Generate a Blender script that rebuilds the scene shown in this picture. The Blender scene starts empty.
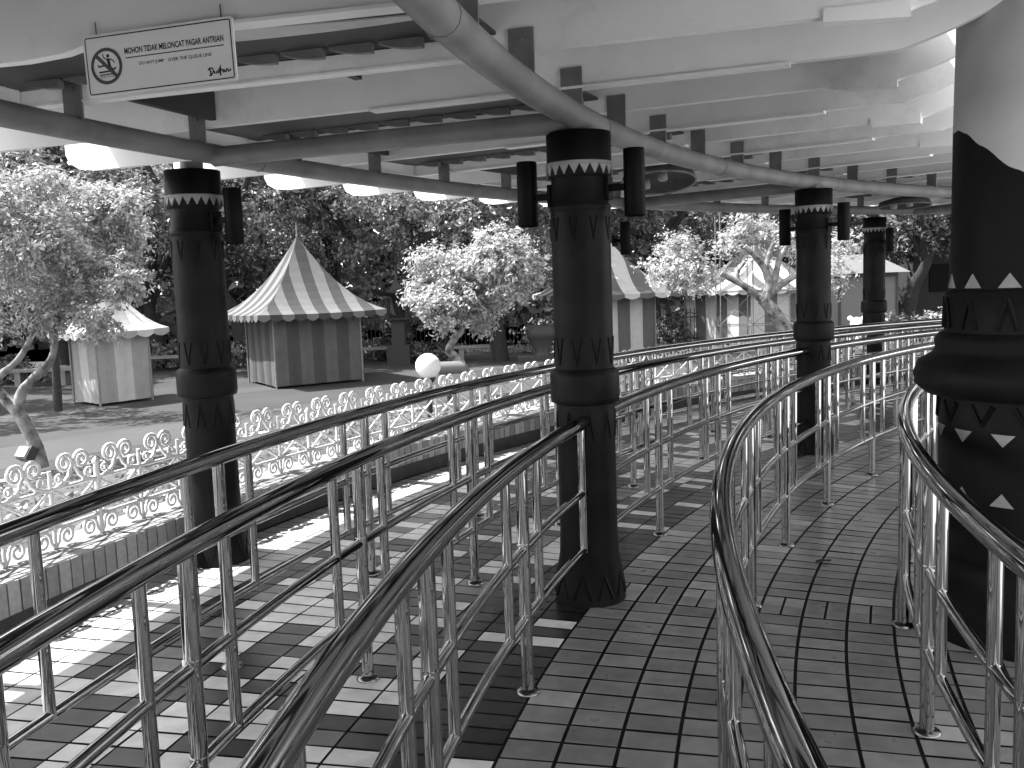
import bpy, math, random
from mathutils import Vector, Matrix
R = math.radians
PI = math.pi
sc = bpy.context.scene
col = sc.collection
random.seed(7)

# ------------------------------------------------------------------ camera
PITCH, ROLL, FPX, EYE = 0.11, 0.0356, 930.0, 1.75
cp, sp, cr, sr = math.cos(PITCH), math.sin(PITCH), math.cos(ROLL), math.sin(ROLL)
FW = Vector((0, cp, -sp)); UP0 = Vector((0, sp, cp)); RT0 = Vector((1, 0, 0))
RT = RT0 * cr - UP0 * sr
UP = RT0 * sr + UP0 * cr
cam = bpy.data.cameras.new('camera')
cam.sensor_width = 36.0
cam.lens = FPX * 36.0 / 1024.0
cam.clip_start = 0.05
cam.clip_end = 2000
co = bpy.data.objects.new('camera', cam)
col.objects.link(co)
m = Matrix.Identity(4)
for i, v in enumerate((RT, UP, -FW)):
    for j in range(3):
        m[j][i] = v[j]
m.translation = (0, 0, EYE)
co.matrix_world = m
sc.camera = co

# ------------------------------------------------------------------ sky, sun, exposure
SUN_AZ, SUN_EL = R(174), R(57.5)
w = bpy.data.worlds.new('World')
sc.world = w
w.use_nodes = True
nt = w.node_tree
bg = nt.nodes['Background']
sky = nt.nodes.new('ShaderNodeTexSky')
sky.sky_type = 'NISHITA'
sky.sun_disc = False
sky.sun_elevation = SUN_EL
sky.sun_rotation = PI / 2 - SUN_AZ
bw = nt.nodes.new('ShaderNodeRGBToBW')
nt.links.new(sky.outputs[0], bw.inputs[0])
nt.links.new(bw.outputs[0], bg.inputs[0])
bg.inputs[1].default_value = 0.15
sun = bpy.data.lights.new('sun', 'SUN')
sun.energy = 3.0
sun.angle = R(0.5)
sun.color = (1, 1, 1)
so = bpy.data.objects.new('sun', sun)
sdir = Vector((math.cos(SUN_AZ) * math.cos(SUN_EL), math.sin(SUN_AZ) * math.cos(SUN_EL), math.sin(SUN_EL)))
so.rotation_euler = sdir.to_track_quat('Z', 'Y').to_euler()
so.location = (-20, 5, 30)
col.objects.link(so)
sc.view_settings.view_transform = 'Standard'
sc.view_settings.look = 'None'
sc.view_settings.exposure = 2.3
sc.view_settings.gamma = 1
sc.cycles.max_bounces = 10
sc.cycles.diffuse_bounces = 6
sc.cycles.glossy_bounces = 5

# ------------------------------------------------------------------ frame of the round pavilion
CX, CY = 11.90, 0.42
def pol(r, t, z=0.0):
    return Vector((CX + r * math.cos(R(t)), CY + r * math.sin(R(t)), z))
def at(px, py, Y):
    """world point at depth Y (metres north of the photographer) seen at a place in the photo"""
    d = FW + RT * ((px - 512) / FPX) + UP * ((384 - py) / FPX)
    return Vector((0, 0, EYE)) + d * (Y / d.y)

# ------------------------------------------------------------------ materials (the photograph is black and white: all greys)
def mat(name, g, rough=0.6, metal=0.0, noise=0.0, nscale=8.0, bump=0.0, bscale=60.0, spec=0.5, stain=0.0, coords='Object', island=0.0):
    mt = bpy.data.materials.new(name)
    mt.use_nodes = True
    n = mt.node_tree
    b = n.nodes['Principled BSDF']
    b.inputs['Roughness'].default_value = rough
    b.inputs['Metallic'].default_value = metal
    b.inputs['Specular IOR Level'].default_value = spec
    b.inputs['Base Color'].default_value = (g, g, g, 1)
    tc = n.nodes.new('ShaderNodeTexCoord')
    if noise > 0 or island > 0 or stain > 0:
        tx = n.nodes.new('ShaderNodeTexNoise')
        tx.inputs['Scale'].default_value = nscale
        tx.inputs['Detail'].default_value = 6
        n.links.new(tc.outputs[coords], tx.inputs['Vector'])
        mr = n.nodes.new('ShaderNodeMapRange')
        mr.inputs[1].default_value = 0.3
        mr.inputs[2].default_value = 0.7
        mr.inputs[3].default_value = g * (1 - noise)
        mr.inputs[4].default_value = g * (1 + noise)
        n.links.new(tx.outputs['Fac'], mr.inputs[0])
        out = mr.outputs[0]
        if island > 0:
            ge = n.nodes.new('ShaderNodeNewGeometry')
            mi = n.nodes.new('ShaderNodeMapRange')
            mi.inputs[3].default_value = 1 - island
            mi.inputs[4].default_value = 1 + island
            n.links.new(ge.outputs['Random Per Island'], mi.inputs[0])
            mu = n.nodes.new('ShaderNodeMath'); mu.operation = 'MULTIPLY'
            n.links.new(out, mu.inputs[0]); n.links.new(mi.outputs[0], mu.inputs[1])
            out = mu.outputs[0]
        if stain > 0:
            t2 = n.nodes.new('ShaderNodeTexNoise')
            t2.inputs['Scale'].default_value = nscale * 0.35
            t2.inputs['Detail'].default_value = 9
            t2.inputs['Roughness'].default_value = 0.7
            n.links.new(tc.outputs[coords], t2.inputs['Vector'])
            m2 = n.nodes.new('ShaderNodeMapRange')
            m2.inputs[1].default_value = 0.54
            m2.inputs[2].default_value = 0.72
            m2.inputs[3].default_value = 1.0
            m2.inputs[4].default_value = 1.0 - stain
            n.links.new(t2.outputs['Fac'], m2.inputs[0])
            mu = n.nodes.new('ShaderNodeMath'); mu.operation = 'MULTIPLY'
            n.links.new(out, mu.inputs[0]); n.links.new(m2.outputs[0], mu.inputs[1])
            out = mu.outputs[0]
        n.links.new(out, b.inputs['Base Color'])
    if bump > 0:
        bt = n.nodes.new('ShaderNodeTexNoise')
        bt.inputs['Scale'].default_value = bscale
        bt.inputs['Detail'].default_value = 4
        n.links.new(tc.outputs[coords], bt.inputs['Vector'])
        bn = n.nodes.new('ShaderNodeBump')
        bn.inputs['Strength'].default_value = bump
        bn.inputs['Distance'].default_value = 0.01
        n.links.new(bt.outputs['Fac'], bn.inputs['Height'])
        n.links.new(bn.outputs[0], b.inputs['Normal'])
    return mt

def leaf_mat(name, g, var=0.5, trans=0.35):
    mt = bpy.data.materials.new(name)
    mt.use_nodes = True
    n = mt.node_tree
    b = n.nodes['Principled BSDF']
    out = n.nodes['Material Output']
    ge = n.nodes.new('ShaderNodeNewGeometry')
    mi = n.nodes.new('ShaderNodeMapRange')
    mi.inputs[3].default_value = g * (1 - var)
    mi.inputs[4].default_value = g * (1 + var)
    n.links.new(ge.outputs['Random Per Island'], mi.inputs[0])
    n.links.new(mi.outputs[0], b.inputs['Base Color'])
    b.inputs['Roughness'].default_value = 0.45
    tr = n.nodes.new('ShaderNodeBsdfTranslucent')
    n.links.new(mi.outputs[0], tr.inputs['Color'])
    mx = n.nodes.new('ShaderNodeMixShader')
    mx.inputs[0].default_value = trans
    n.links.new(b.outputs[0], mx.inputs[1]); n.links.new(tr.outputs[0], mx.inputs[2])
    n.links.new(mx.outputs[0], out.inputs['Surface'])
    return mt

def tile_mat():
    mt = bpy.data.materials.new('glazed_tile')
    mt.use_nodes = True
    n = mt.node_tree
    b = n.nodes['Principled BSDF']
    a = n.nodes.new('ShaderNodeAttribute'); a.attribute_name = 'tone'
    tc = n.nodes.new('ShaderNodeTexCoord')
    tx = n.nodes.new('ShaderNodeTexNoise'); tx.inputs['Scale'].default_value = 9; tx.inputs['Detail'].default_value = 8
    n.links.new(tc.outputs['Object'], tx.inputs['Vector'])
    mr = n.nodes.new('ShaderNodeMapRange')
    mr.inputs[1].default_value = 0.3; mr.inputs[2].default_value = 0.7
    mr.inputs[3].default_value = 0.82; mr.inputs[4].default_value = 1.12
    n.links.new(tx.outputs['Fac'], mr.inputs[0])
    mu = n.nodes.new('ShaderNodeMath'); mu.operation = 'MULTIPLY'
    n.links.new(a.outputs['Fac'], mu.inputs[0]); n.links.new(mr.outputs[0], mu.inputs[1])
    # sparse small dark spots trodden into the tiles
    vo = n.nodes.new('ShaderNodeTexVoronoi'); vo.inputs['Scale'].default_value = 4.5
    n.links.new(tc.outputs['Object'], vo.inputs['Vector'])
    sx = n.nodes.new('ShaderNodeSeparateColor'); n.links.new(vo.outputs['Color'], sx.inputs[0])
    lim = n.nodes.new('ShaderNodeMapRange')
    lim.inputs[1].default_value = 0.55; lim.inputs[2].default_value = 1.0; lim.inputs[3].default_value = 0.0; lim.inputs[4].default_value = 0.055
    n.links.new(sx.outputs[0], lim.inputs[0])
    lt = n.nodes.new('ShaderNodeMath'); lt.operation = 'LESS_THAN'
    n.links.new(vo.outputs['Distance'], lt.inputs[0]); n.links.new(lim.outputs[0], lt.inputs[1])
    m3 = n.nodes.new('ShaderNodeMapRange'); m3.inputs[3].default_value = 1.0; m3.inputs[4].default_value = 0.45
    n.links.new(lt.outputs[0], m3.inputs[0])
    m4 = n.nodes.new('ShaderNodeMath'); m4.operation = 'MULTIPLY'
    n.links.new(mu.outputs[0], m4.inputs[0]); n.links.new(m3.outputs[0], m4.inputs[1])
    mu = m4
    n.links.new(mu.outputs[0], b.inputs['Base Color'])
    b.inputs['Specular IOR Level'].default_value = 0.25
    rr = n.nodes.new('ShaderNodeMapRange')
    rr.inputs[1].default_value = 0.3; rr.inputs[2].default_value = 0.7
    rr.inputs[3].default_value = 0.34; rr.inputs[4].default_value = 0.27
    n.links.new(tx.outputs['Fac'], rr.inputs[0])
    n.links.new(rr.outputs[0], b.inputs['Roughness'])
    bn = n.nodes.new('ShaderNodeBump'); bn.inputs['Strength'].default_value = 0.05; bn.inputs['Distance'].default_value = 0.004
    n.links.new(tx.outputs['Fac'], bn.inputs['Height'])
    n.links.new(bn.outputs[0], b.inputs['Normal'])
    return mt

def chrome_mat():
    return mat('polished_steel', 0.42, 0.05, 1.0)

M = {
    'beam': mat('white_beam_paint', 0.9, 0.5, noise=0.06, nscale=2.5, bump=0.08, bscale=22, stain=0.3),
    'pipe': mat('grey_pipe_paint', 0.19, 0.42, noise=0.25, nscale=4, bump=0.05, stain=0.35),
    'plate': mat('bracket_plate', 0.17, 0.5, noise=0.2, nscale=10, stain=0.3),
    'deck': mat('dark_roof_sheet', 0.04, 0.6, noise=0.2, nscale=2),
    'decor': mat('pale_roof_decor', 0.55, 0.6, noise=0.1),
    'dark': mat('dark_column_paint', 0.009, 0.5, noise=0.45, nscale=5, bump=0.2, bscale=30, spec=0.1, stain=0.4),
    'rlow': mat('carved_column_paint', 0.008, 0.55, spec=0.1, stain=0.4, noise=0.35, nscale=5, bump=0.25, bscale=18),
    'rconc': mat('pale_column_tone', 0.52, 0.7, noise=0.06, nscale=5, bump=0.25, bscale=18),
    'relief': mat('dark_relief', 0.004, 0.5, spec=0.1, noise=0.2),
    'tooth': mat('pale_tooth_trim', 0.30, 0.6, noise=0.15, nscale=12),
    'black': mat('black_metal', 0.004, 0.5, spec=0.1),
    'lens': mat('lamp_glass', 0.6, 0.2),
    'steel': chrome_mat(),
    'bounce': mat('pale_bounce_floor', 0.55, 0.85, noise=0.12, nscale=1.5),
    'flange': mat('dull_steel', 0.22, 0.22, 1.0),
    'tile': tile_mat(),
    'grout': mat('dark_grout', 0.012, 0.8, noise=0.3, nscale=20),
    'brick': mat('coping_brick', 0.28, 0.7, noise=0.15, nscale=30, island=0.3),
    'plinth': mat('planter_plinth', 0.05, 0.8, noise=0.3),
    'cement': mat('cement_slab', 0.22, 0.8, noise=0.15, nscale=6, bump=0.1, stain=0.25),
    'iron': mat('white_iron_paint', 0.78, 0.45, noise=0.06, stain=0.15, nscale=10),
    'soil': mat('bed_soil', 0.06, 0.95, noise=0.4, nscale=12, bump=0.5, bscale=30),
    'plaza': mat('plaza_asphalt', 0.028, 0.85, noise=0.3, nscale=0.5, bump=0.15, bscale=40, stain=0.3),
    'band': mat('plaza_paving', 0.042, 0.8, noise=0.2, nscale=0.8, bump=0.1, bscale=30, stain=0.2),
    'curb': mat('pale_curb', 0.4, 0.8, noise=0.15, nscale=5),
    'ground': mat('far_ground', 0.06, 0.95, noise=0.3, nscale=0.1),
    'bark': mat('tree_bark', 0.025, 0.9, noise=0.4, nscale=14, bump=0.8, bscale=25),
    'palebark': mat('pale_bark', 0.16, 0.85, noise=0.85, nscale=7, bump=0.7, bscale=22),
    'leafpale': leaf_mat('pale_leaves', 0.4, 0.3, 0.4),
    'leafmid': leaf_mat('mid_leaves', 0.23, 0.5, 0.35),
    'leafdark': leaf_mat('dark_leaves', 0.15, 0.7, 0.3),
    'stripe_l': mat('tent_pale_stripe', 0.12, 0.75, noise=0.08, nscale=5, stain=0.1),
    'stripe_d': mat('tent_dark_stripe', 0.03, 0.75, noise=0.1, nscale=5),
    'tent_mid': mat('tent_mid_stripe', 0.09, 0.75, noise=0.1),
    'wall_l': mat('tent_wall_pale', 0.085, 0.75, noise=0.12, nscale=4, stain=0.15),
    'wall_d': mat('tent_wall_dark', 0.046, 0.75, noise=0.12, nscale=4),
    'tentwhite': mat('tent_white_stripe', 0.42, 0.75, noise=0.08, nscale=5),
    'tentgrey': mat('tent_grey_stripe', 0.27, 0.75, noise=0.08, nscale=5),
    'leafbed': leaf_mat('bed_leaves', 0.13, 0.5, 0.3),
    'leafnear': leaf_mat('near_tree_leaves', 0.38, 0.5, 0.4),
    'white': mat('white_paint', 0.8, 0.4, noise=0.03),
    'ink': mat('sign_ink', 0.02, 0.5),
    'sign': mat('sign_face', 0.9, 0.4, noise=0.02),
    'ring': mat('sign_ring', 0.09, 0.5),
    'globe': mat('opal_globe', 0.85, 0.25),
    'darkiron': mat('dark_iron', 0.015, 0.5),
    'stone': mat('pale_stone', 0.2, 0.85, noise=0.15, nscale=8),
    'booth': mat('booth_panel', 0.13, 0.6, noise=0.06),
    'boothdark': mat('booth_frame', 0.035, 0.6),
    'roofgrey': mat('grey_roof', 0.2, 0.7, noise=0.15),
    'paper': mat('crumpled_paper', 0.7, 0.8),
    'leafdry': mat('dry_leaf', 0.04, 0.8),
}

# ------------------------------------------------------------------ mesh helpers
class MB:
    def __init__(s):
        s.v = []; s.f = []; s.mi = []; s.sm = []
    def add(s, vs, fs, mi=0, smooth=False):
        o = len(s.v)
        s.v.extend([tuple(x) for x in vs])
        for f in fs:
            s.f.append([o + i for i in f]); s.mi.append(mi); s.sm.append(smooth)
    def box(s, c, sx, sy, sz, rz=0.0, mi=0, mx=None):
        vs = []
        for dz in (-.5, .5):
            for dx, dy in ((-.5, -.5), (.5, -.5), (.5, .5), (-.5, .5)):
                vs.append(Vector((dx * sx, dy * sy, dz * sz)))
        if mx is not None:
            vs = [mx @ q for q in vs]
        ca, sa = math.cos(rz), math.sin(rz)
        vs = [(c[0] + q.x * ca - q.y * sa, c[1] + q.x * sa + q.y * ca, c[2] + q.z) for q in vs]
        s.add(vs, [(3, 2, 1, 0), (4, 5, 6, 7), (0, 1, 5, 4), (1, 2, 6, 5), (2, 3, 7, 6), (3, 0, 4, 7)], mi)
    def tube(s, pts, r, n=8, caps=True, mi=0, smooth=True, lines=0.0):
        pts = [Vector(p) for p in pts]
        k = len(pts)
        rad = r if isinstance(r, (list, tuple)) else [r] * k
        t0 = (pts[1] - pts[0]).normalized()
        ref = Vector((0, 0, 1)) if abs(t0.z) < 0.9 else Vector((1, 0, 0))
        nx = t0.cross(ref).normalized()
        jr = [1 + random.uniform(-lines, lines) for _ in range(n)]
        vs = []
        for i, p in enumerate(pts):
            a = pts[max(i - 1, 0)]; b = pts[min(i + 1, k - 1)]
            t = (b - a).normalized()
            nx = (nx - t * nx.dot(t))
            if nx.length < 1e-6:
                nx = t.orthogonal()
            nx.normalize()
            ny = t.cross(nx)
            for j in range(n):
                an = 2 * PI * j / n
                vs.append(p + (nx * math.cos(an) + ny * math.sin(an)) * (rad[i] * jr[j]))
        fs = []
        for i in range(k - 1):
            for j in range(n):
                j2 = (j + 1) % n
                fs.append((i * n + j, i * n + j2, (i + 1) * n + j2, (i + 1) * n + j))
        s.add(vs, fs, mi, smooth)
        if caps:
            s.add(vs[:n], [tuple(range(n))[::-1]], mi)
            s.add(vs[-n:], [tuple(range(n))], mi)
    def lathe(s, prof, n=32, c=(0, 0, 0), mi=0, smooth=True, sq=None):
        vs = []
        for r, z in prof:
            for j in range(n):
                a = 2 * PI * j / n
                vs.append((c[0] + r * math.cos(a), c[1] + r * math.sin(a), c[2] + z))
        fs = []
        for i in range(len(prof) - 1):
            for j in range(n):
                j2 = (j + 1) % n
                fs.append((i * n + j, i * n + j2, (i + 1) * n + j2, (i + 1) * n + j))
        s.add(vs, fs, mi, smooth)
        k = len(prof)
        if prof[0][0] > 1e-4: s.add(vs[:n], [tuple(range(n))[::-1]], mi)
        if prof[-1][0] > 1e-4: s.add(vs[-n:], [tuple(range(n))], mi)
    def prism(s, poly, mapf, t, mi=0):
        """poly: 2D outline; mapf(u,v,w) -> point; thickness from -t/2 to t/2"""
        n = len(poly)
        vs = [mapf(u, v, -t / 2) for u, v in poly] + [mapf(u, v, t / 2) for u, v in poly]
        fs = [tuple(range(n))[::-1], tuple(range(n, 2 * n))]
        for i in range(n):
            j = (i + 1) % n
            fs.append((i, j, n + j, n + i))
        s.add(vs, fs, mi)
    def mesh(s, name, mats):
        me = bpy.data.meshes.new(name)
        me.from_pydata(s.v, [], s.f)
        if not isinstance(mats, (list, tuple)): mats = [mats]
        for x in mats: me.materials.append(x)
        me.polygons.foreach_set('material_index', s.mi)
        me.polygons.foreach_set('use_smooth', s.sm)
        me.update()
        return me
    def build(s, name, mats, parent=None, **k):
        o = bpy.data.objects.new(name, s.mesh(name, mats))
        col.objects.link(o)
        if parent is not None: o.parent = parent
        return o

def fixn(o):
    import bmesh
    b = bmesh.new(); b.from_mesh(o.data)
    bmesh.ops.recalc_face_normals(b, faces=b.faces)
    b.to_mesh(o.data); b.free()
    return o
def tag(o, label, cat, group=None, kind=None):
    o['label'] = label; o['category'] = cat
    if group: o['group'] = group
    if kind: o['kind'] = kind
    return o
def struct(o, kind='structure'):
    o['kind'] = kind
    return o
def empty(name, loc=(0, 0, 0), rz=0.0):
    o = bpy.data.objects.new(name, None)
    o.empty_display_size = 0.1
    o.location = loc; o.rotation_euler = (0, 0, rz)
    col.objects.link(o)
    return o
def copy_tree(o, parent=None):
    c = o.copy(); col.objects.link(c)
    if parent is not None: c.parent = parent
    for ch in list(o.children): copy_tree(ch, c)
    return c
def annulus(name, r0, r1, t0, t1, z0, z1, m_, n=60, nr=1):
    b = MB()
    vs = []; fs = []
    for i in range(n + 1):
        t = t0 + (t1 - t0) * i / n
        for j in range(nr + 1):
            k = j / nr
            vs.append(pol(r0 + (r1 - r0) * k, t, z0 + (z1 - z0) * k))
    for i in range(n):
        for j in range(nr):
            a = i * (nr + 1) + j
            fs.append((a, a + nr + 1, a + nr + 2, a + 1))
    b.add(vs, fs)
    return fixn_up(b.build(name, m_))
def fixn_up(o):
    me = o.data
    fl = [p.index for p in me.polygons if p.normal.z < 0]
    if fl: me.flip_normals()
    return o

# ================================================================== SETTING: ground
PZ = -0.70
g = MB(); g.lathe([(600, PZ - 0.06), (0.0, PZ - 0.06)], n=64, c=(0, 0, 0), smooth=False)
struct(fixn_up(g.build('ground', M['ground'])))
b = MB(); b.add([(-60, -30, PZ), (60, -30, PZ), (60, 36, PZ), (-60, 36, PZ)], [(0, 1, 2, 3)])
struct(b.build('plaza', M['plaza']))
struct(annulus('paved_path', 23.2, 25.2, 185, 90, PZ + .004, PZ + .004, M['band']))
struct(annulus('paved_lane', 28.5, 29.6, 185, 90, PZ + .004, PZ + .004, M['band']))
# floor base of the pavilion
annulus_base = annulus('floor', 9.55, 15.2, 196, 80, -0.004, -0.004, M['grout'], 90)
struct(annulus_base)

struct(annulus('bounce_floor', 0.02, 7.5, 360, 0, .003, .003, M['bounce'], 90, 3))  # unseen pale floor added to bounce sunlight up onto the rafters
struct(annulus('bounce_ring', 7.5, 9.60, 132, -188, .003, .003, M['bounce'], 90, 1))  # outer ring of the added bounce floor
struct(annulus('bounce_gap', 7.5, 9.60, 172, 132, .003, .003, M['plinth'], 30, 1))  # unseen dark sector added to keep bounced light off the carved column
# floor tiles, one face each, the tone in a face attribute
vs = []; fs = []; tone = []
rng = random.Random(3)
POSTS = [164.1 + 5.9 * k for k in range(-12, 6)]
COLS = [158.8 - 22.5 * k for k in range(-1, 4)]
RAILS = dict(A=13.78, B=13.09, C=12.35, D=11.518, E=10.785)
def put_tile(r0, r1, t0, t1, tn):
    o = len(vs)
    dz = rng.uniform(-.0006, .0006); tx = rng.uniform(-.0010, .0010); ty = rng.uniform(-.0010, .0010)
    for (r, t, a, c) in ((r0, t0, -1, -1), (r1, t0, 1, -1), (r1, t1, 1, 1), (r0, t1, -1, 1)):
        p = pol(r, t, .004 + dz + a * tx + c * ty)
        vs.append(tuple(p))
    fs.append((o, o + 3, o + 2, o + 1)); tone.append(tn)
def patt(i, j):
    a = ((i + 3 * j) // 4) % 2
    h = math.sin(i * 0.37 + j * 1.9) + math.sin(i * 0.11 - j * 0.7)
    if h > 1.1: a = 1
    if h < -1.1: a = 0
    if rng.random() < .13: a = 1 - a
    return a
TW = 0.2135
zones = [(12.335, 15.10, 'mosaic'), (9.75, 12.335, 'plain')]
for (ra, rb, kind) in zones:
    ncol = int(round((rb - ra) / TW))
    wcol = (rb - ra) / ncol
    nrow = int(R(105) * 0.5 * (ra + rb) / 0.132)
    dth = 105.0 / nrow
    for j in range(ncol):
        r0 = ra + j * wcol; r1 = r0 + wcol
        rm = .5 * (r0 + r1)
        for i in range(nrow):
            t0 = 190 - i * dth; t1 = t0 - dth; tm = .5 * (t0 + t1)
            border = any(abs(tm - (c - 0.9)) < 1.25 * dth for c in COLS)
            near_post = any(abs(rm - rr) < .13 for rr in RAILS.values()) and any(abs(tm - pt) * R(1) * rm < .10 for pt in POSTS)
            if kind == 'plain':
                tn = rng.uniform(.19, .29)
                if rng.random() < .04: tn = rng.uniform(.36, .48)
                if near_post and rng.random() < .6: tn = rng.uniform(.36, .48)
            else:
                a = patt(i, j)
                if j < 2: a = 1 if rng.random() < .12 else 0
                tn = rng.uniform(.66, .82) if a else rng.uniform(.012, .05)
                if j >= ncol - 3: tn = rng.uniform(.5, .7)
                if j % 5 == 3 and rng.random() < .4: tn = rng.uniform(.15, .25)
            gr = .0075 if kind == 'plain' else .0055
            ga = .0065 / rm / R(1)
            if border and kind == 'plain':
                # a course of tiles turned the other way
                if abs(tm - ((min(COLS, key=lambda c: abs(tm - c + .9))) - .9)) > dth * .99: pass
                tn2 = tn if rng.random() < .5 else rng.uniform(.3, .42)
                if tn2 != tn and rng.random() < .6: tn = tn2
                k0 = i % 2
                put_tile(r0 + gr, rm - .006, t0 - (ga if k0 == 0 else -ga * .2), t1 + (ga if k0 == 1 else -ga * .2), tn)
                put_tile(rm + .006, r1 - gr, t0 - (ga if k0 == 0 else -ga * .2), t1 + (ga if k0 == 1 else -ga * .2), tn2)
            else:
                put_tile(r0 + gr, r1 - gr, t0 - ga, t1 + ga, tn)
me = bpy.data.meshes.new('floor_tiles')
me.from_pydata(vs, [], fs)
at_ = me.attributes.new('tone', 'FLOAT', 'FACE')
at_.data.foreach_set('value', tone)
me.materials.append(M['tile'])
me.update()
ft = bpy.data.objects.new('floor_tiles', me); col.objects.link(ft)
fixn_up(ft)
struct(ft)

# ================================================================== planter, bed, curb
FR = 15.36          # radius of the scroll fence
pw = empty('brick_planter', pol(15.2, 150, 0))
tag(pw, 'long low curved planter wall with upright brick edge under the white scroll fence', 'planter wall')
def rel(o, parent):
    """parent keeping world coordinates of the mesh"""
    o.parent = parent
    o.matrix_parent_inverse = Matrix.Translation(-Vector(parent.location))
    return o
b = MB()
nb = 300
for i in range(nb):
    t = 190 - 100 * i / nb
    dt = 100 / nb * .5 - .020
    rf = 15.12 + rng.uniform(-.002, .002)
    p = [pol(rf, t + dt, .13), pol(rf, t - dt, .13), pol(rf, t - dt, .30), pol(rf, t + dt, .30),
         pol(15.22, t + dt, .13), pol(15.22, t - dt, .13), pol(15.22, t - dt, .30), pol(15.22, t + dt, .30)]
    b.add(p, [(0, 1, 2, 3), (3, 2, 6, 7), (0, 4, 5, 1), (0, 3, 7, 4), (1, 5, 6, 2)])
rel(fixn(b.build('brick_course', M['brick'])), pw)
def arc_solid(name, prof, t0, t1, n, m_):
    b = MB(); k = len(prof); vs = []
    for i in range(n + 1):
        t = t0 + (t1 - t0) * i / n
        for r, z in prof: vs.append(pol(r, t, z))
    fs = []
    for i in range(n):
        for j in range(k):
            j2 = (j + 1) % k
            fs.append((i * k + j, i * k + j2, (i + 1) * k + j2, (i + 1) * k + j))
    fs.append(tuple(range(k))); fs.append(tuple(range(n * k, n * k + k))[::-1])
    b.add(vs, fs)
    return fixn(b.build(name, m_))
rel(arc_solid('plinth', [(15.15, -.1), (15.15, .131), (15.2, .131), (15.2, -.1)], 190, 90, 120, M['plinth']), pw)
rel(arc_solid('mortar', [(15.127, .135), (15.127, .296), (15.21, .296), (15.21, .135)], 190, 90, 120, M['grout']), pw)
rel(arc_solid('slab', [(15.222, -.1), (15.222, .304), (15.55, .304), (15.55, -.1)], 190, 90, 120, M['cement']), pw)
struct(annulus('planting_bed', 15.54, 21.3, 190, 90, .24, -.55, M['soil'], 80, 6))
struct(arc_solid('kerb', [(21.3, PZ - .02), (21.3, -.50), (21.46, -.50), (21.46, PZ - .02)], 190, 90, 120, M['curb']))

def bed_z(r): return .24 + (r - 15.54) / (21.3 - 15.54) * (-.79)

# low plants covering the bed
def leaf_quad(b, p, n_, s_, asp=.45, spin=None):
    n_ = Vector(n_).normalized()
    a = n_.orthogonal().normalized()
    if spin is None: spin = random.uniform(0, 2 * PI)
    c2 = n_.cross(a)
    u = a * math.cos(spin) + c2 * math.sin(spin)
    v = n_.cross(u)
    b.add([p - u * s_, p + v * s_ * asp, p + u * s_, p - v * s_ * asp], [(0, 1, 2, 3)])
b = MB()
rg = random.Random(11)
random.seed(5)
for i in range(26000):
    r = 15.6 + 5.6 * rg.random() ** 1.2; t = rg.uniform(174, 96)
    cl = math.sin(r * 3.1 + t * .9) + math.sin(t * 2.3 - r * 1.7)
    if cl < -.5: continue
    hgt = rg.random() ** 1.5 * (.07 + .06 * max(0, cl))
    p = pol(r, t, bed_z(r) + .01 + hgt)
    leaf_quad(b, p, (rg.gauss(0, .5), rg.gauss(0, .5), 1), rg.uniform(.025, .05))
gc = b.build('ground_cover', M['leafbed'])
struct(gc, 'stuff')
gc['label'] = 'low pale leafy plants covering the bed behind the scroll fence'
gc['category'] = 'ground cover'

# ================================================================== scroll fence
def spiral(c, r0, r1, a0, turns, n=18):
    out = []
    for i in range(n + 1):
        k = i / n
        a = a0 + turns * 2 * PI * k
        r = r0 + (r1 - r0) * k
        out.append((c[0] + r * math.cos(a), c[1] + r * math.sin(a)))
    return out
MODW = 0.36
def module_curves():
    cur = []
    for sgn in (1, -1):
        f = (lambda u: u) if sgn > 0 else (lambda u: MODW - u)
        # large scroll: stem from node then spiral
        c = (MODW / 2 - .066, .478)
        sp_ = spiral(c, .050, .012, -PI / 2 + .1, 1.55, 24)
        # stem rises from the node, sweeps under the far side of the spiral
        st = [(0.0, .345), (.05, .350), (.10, .366), (.138, .395)]
        s2 = spiral(c, .063, .012, -.85, 1.75, 30)
        pts = st + s2
        cur.append(([(f(u), v) for u, v in pts], .0085))
        # small inner scroll
        c2 = (.062, .395)
        cur.append(([(f(u), v) for u, v in [(.115, .358)] + spiral(c2, .030, .008, -.6, 1.3, 14)], .006))
        # bottom wave scroll
        c3 = (MODW / 4, .058)
        cur.append(([(f(u), v) for u, v in [(.005, .006), (.028, .035)] + spiral(c3, .058, .012, PI * .95, -1.55, 22)], .0075))
        # crossing diagonals
        cur.append(([(f(0), .12), (f(MODW), .345)], .006))
    cur.append(([(0, .345), (MODW, .345)], .0085))
    cur.append(([(0, .12), (MODW, .12)], .0085))
    cur.append(([(0, .0), (0, .455)], .0085))
    return cur
MC = [(p_, r_ * 1.45) for p_, r_ in module_curves()]
sf = empty('scroll_fence', (CX, CY, .304))
tag(sf, 'white wrought iron scroll fence with curled tops on the planter', 'fence')
NM = 6
stepdeg = math.degrees(MODW / FR)
pm = MB()
for k in range(NM):
    for pts, rr in MC:
        P = []
        for u, v in pts:
            t = -(k * MODW + u) / FR
            P.append((FR * math.cos(t), FR * math.sin(t), v))
        pm.tube(P, rr, 5, caps=True)
    for (u, v) in ((0, .345), (MODW / 2, .232), (0, .12)):
        t = -(k * MODW + u) / FR
        c = Vector((FR * math.cos(t), FR * math.sin(t), v))
        pm.lathe([(0.0, -.016), (.017, -.006), (.017, .006), (0.0, .016)], 6, c)
panel_me = pm.mesh('fence_panel', M['iron'])
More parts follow.
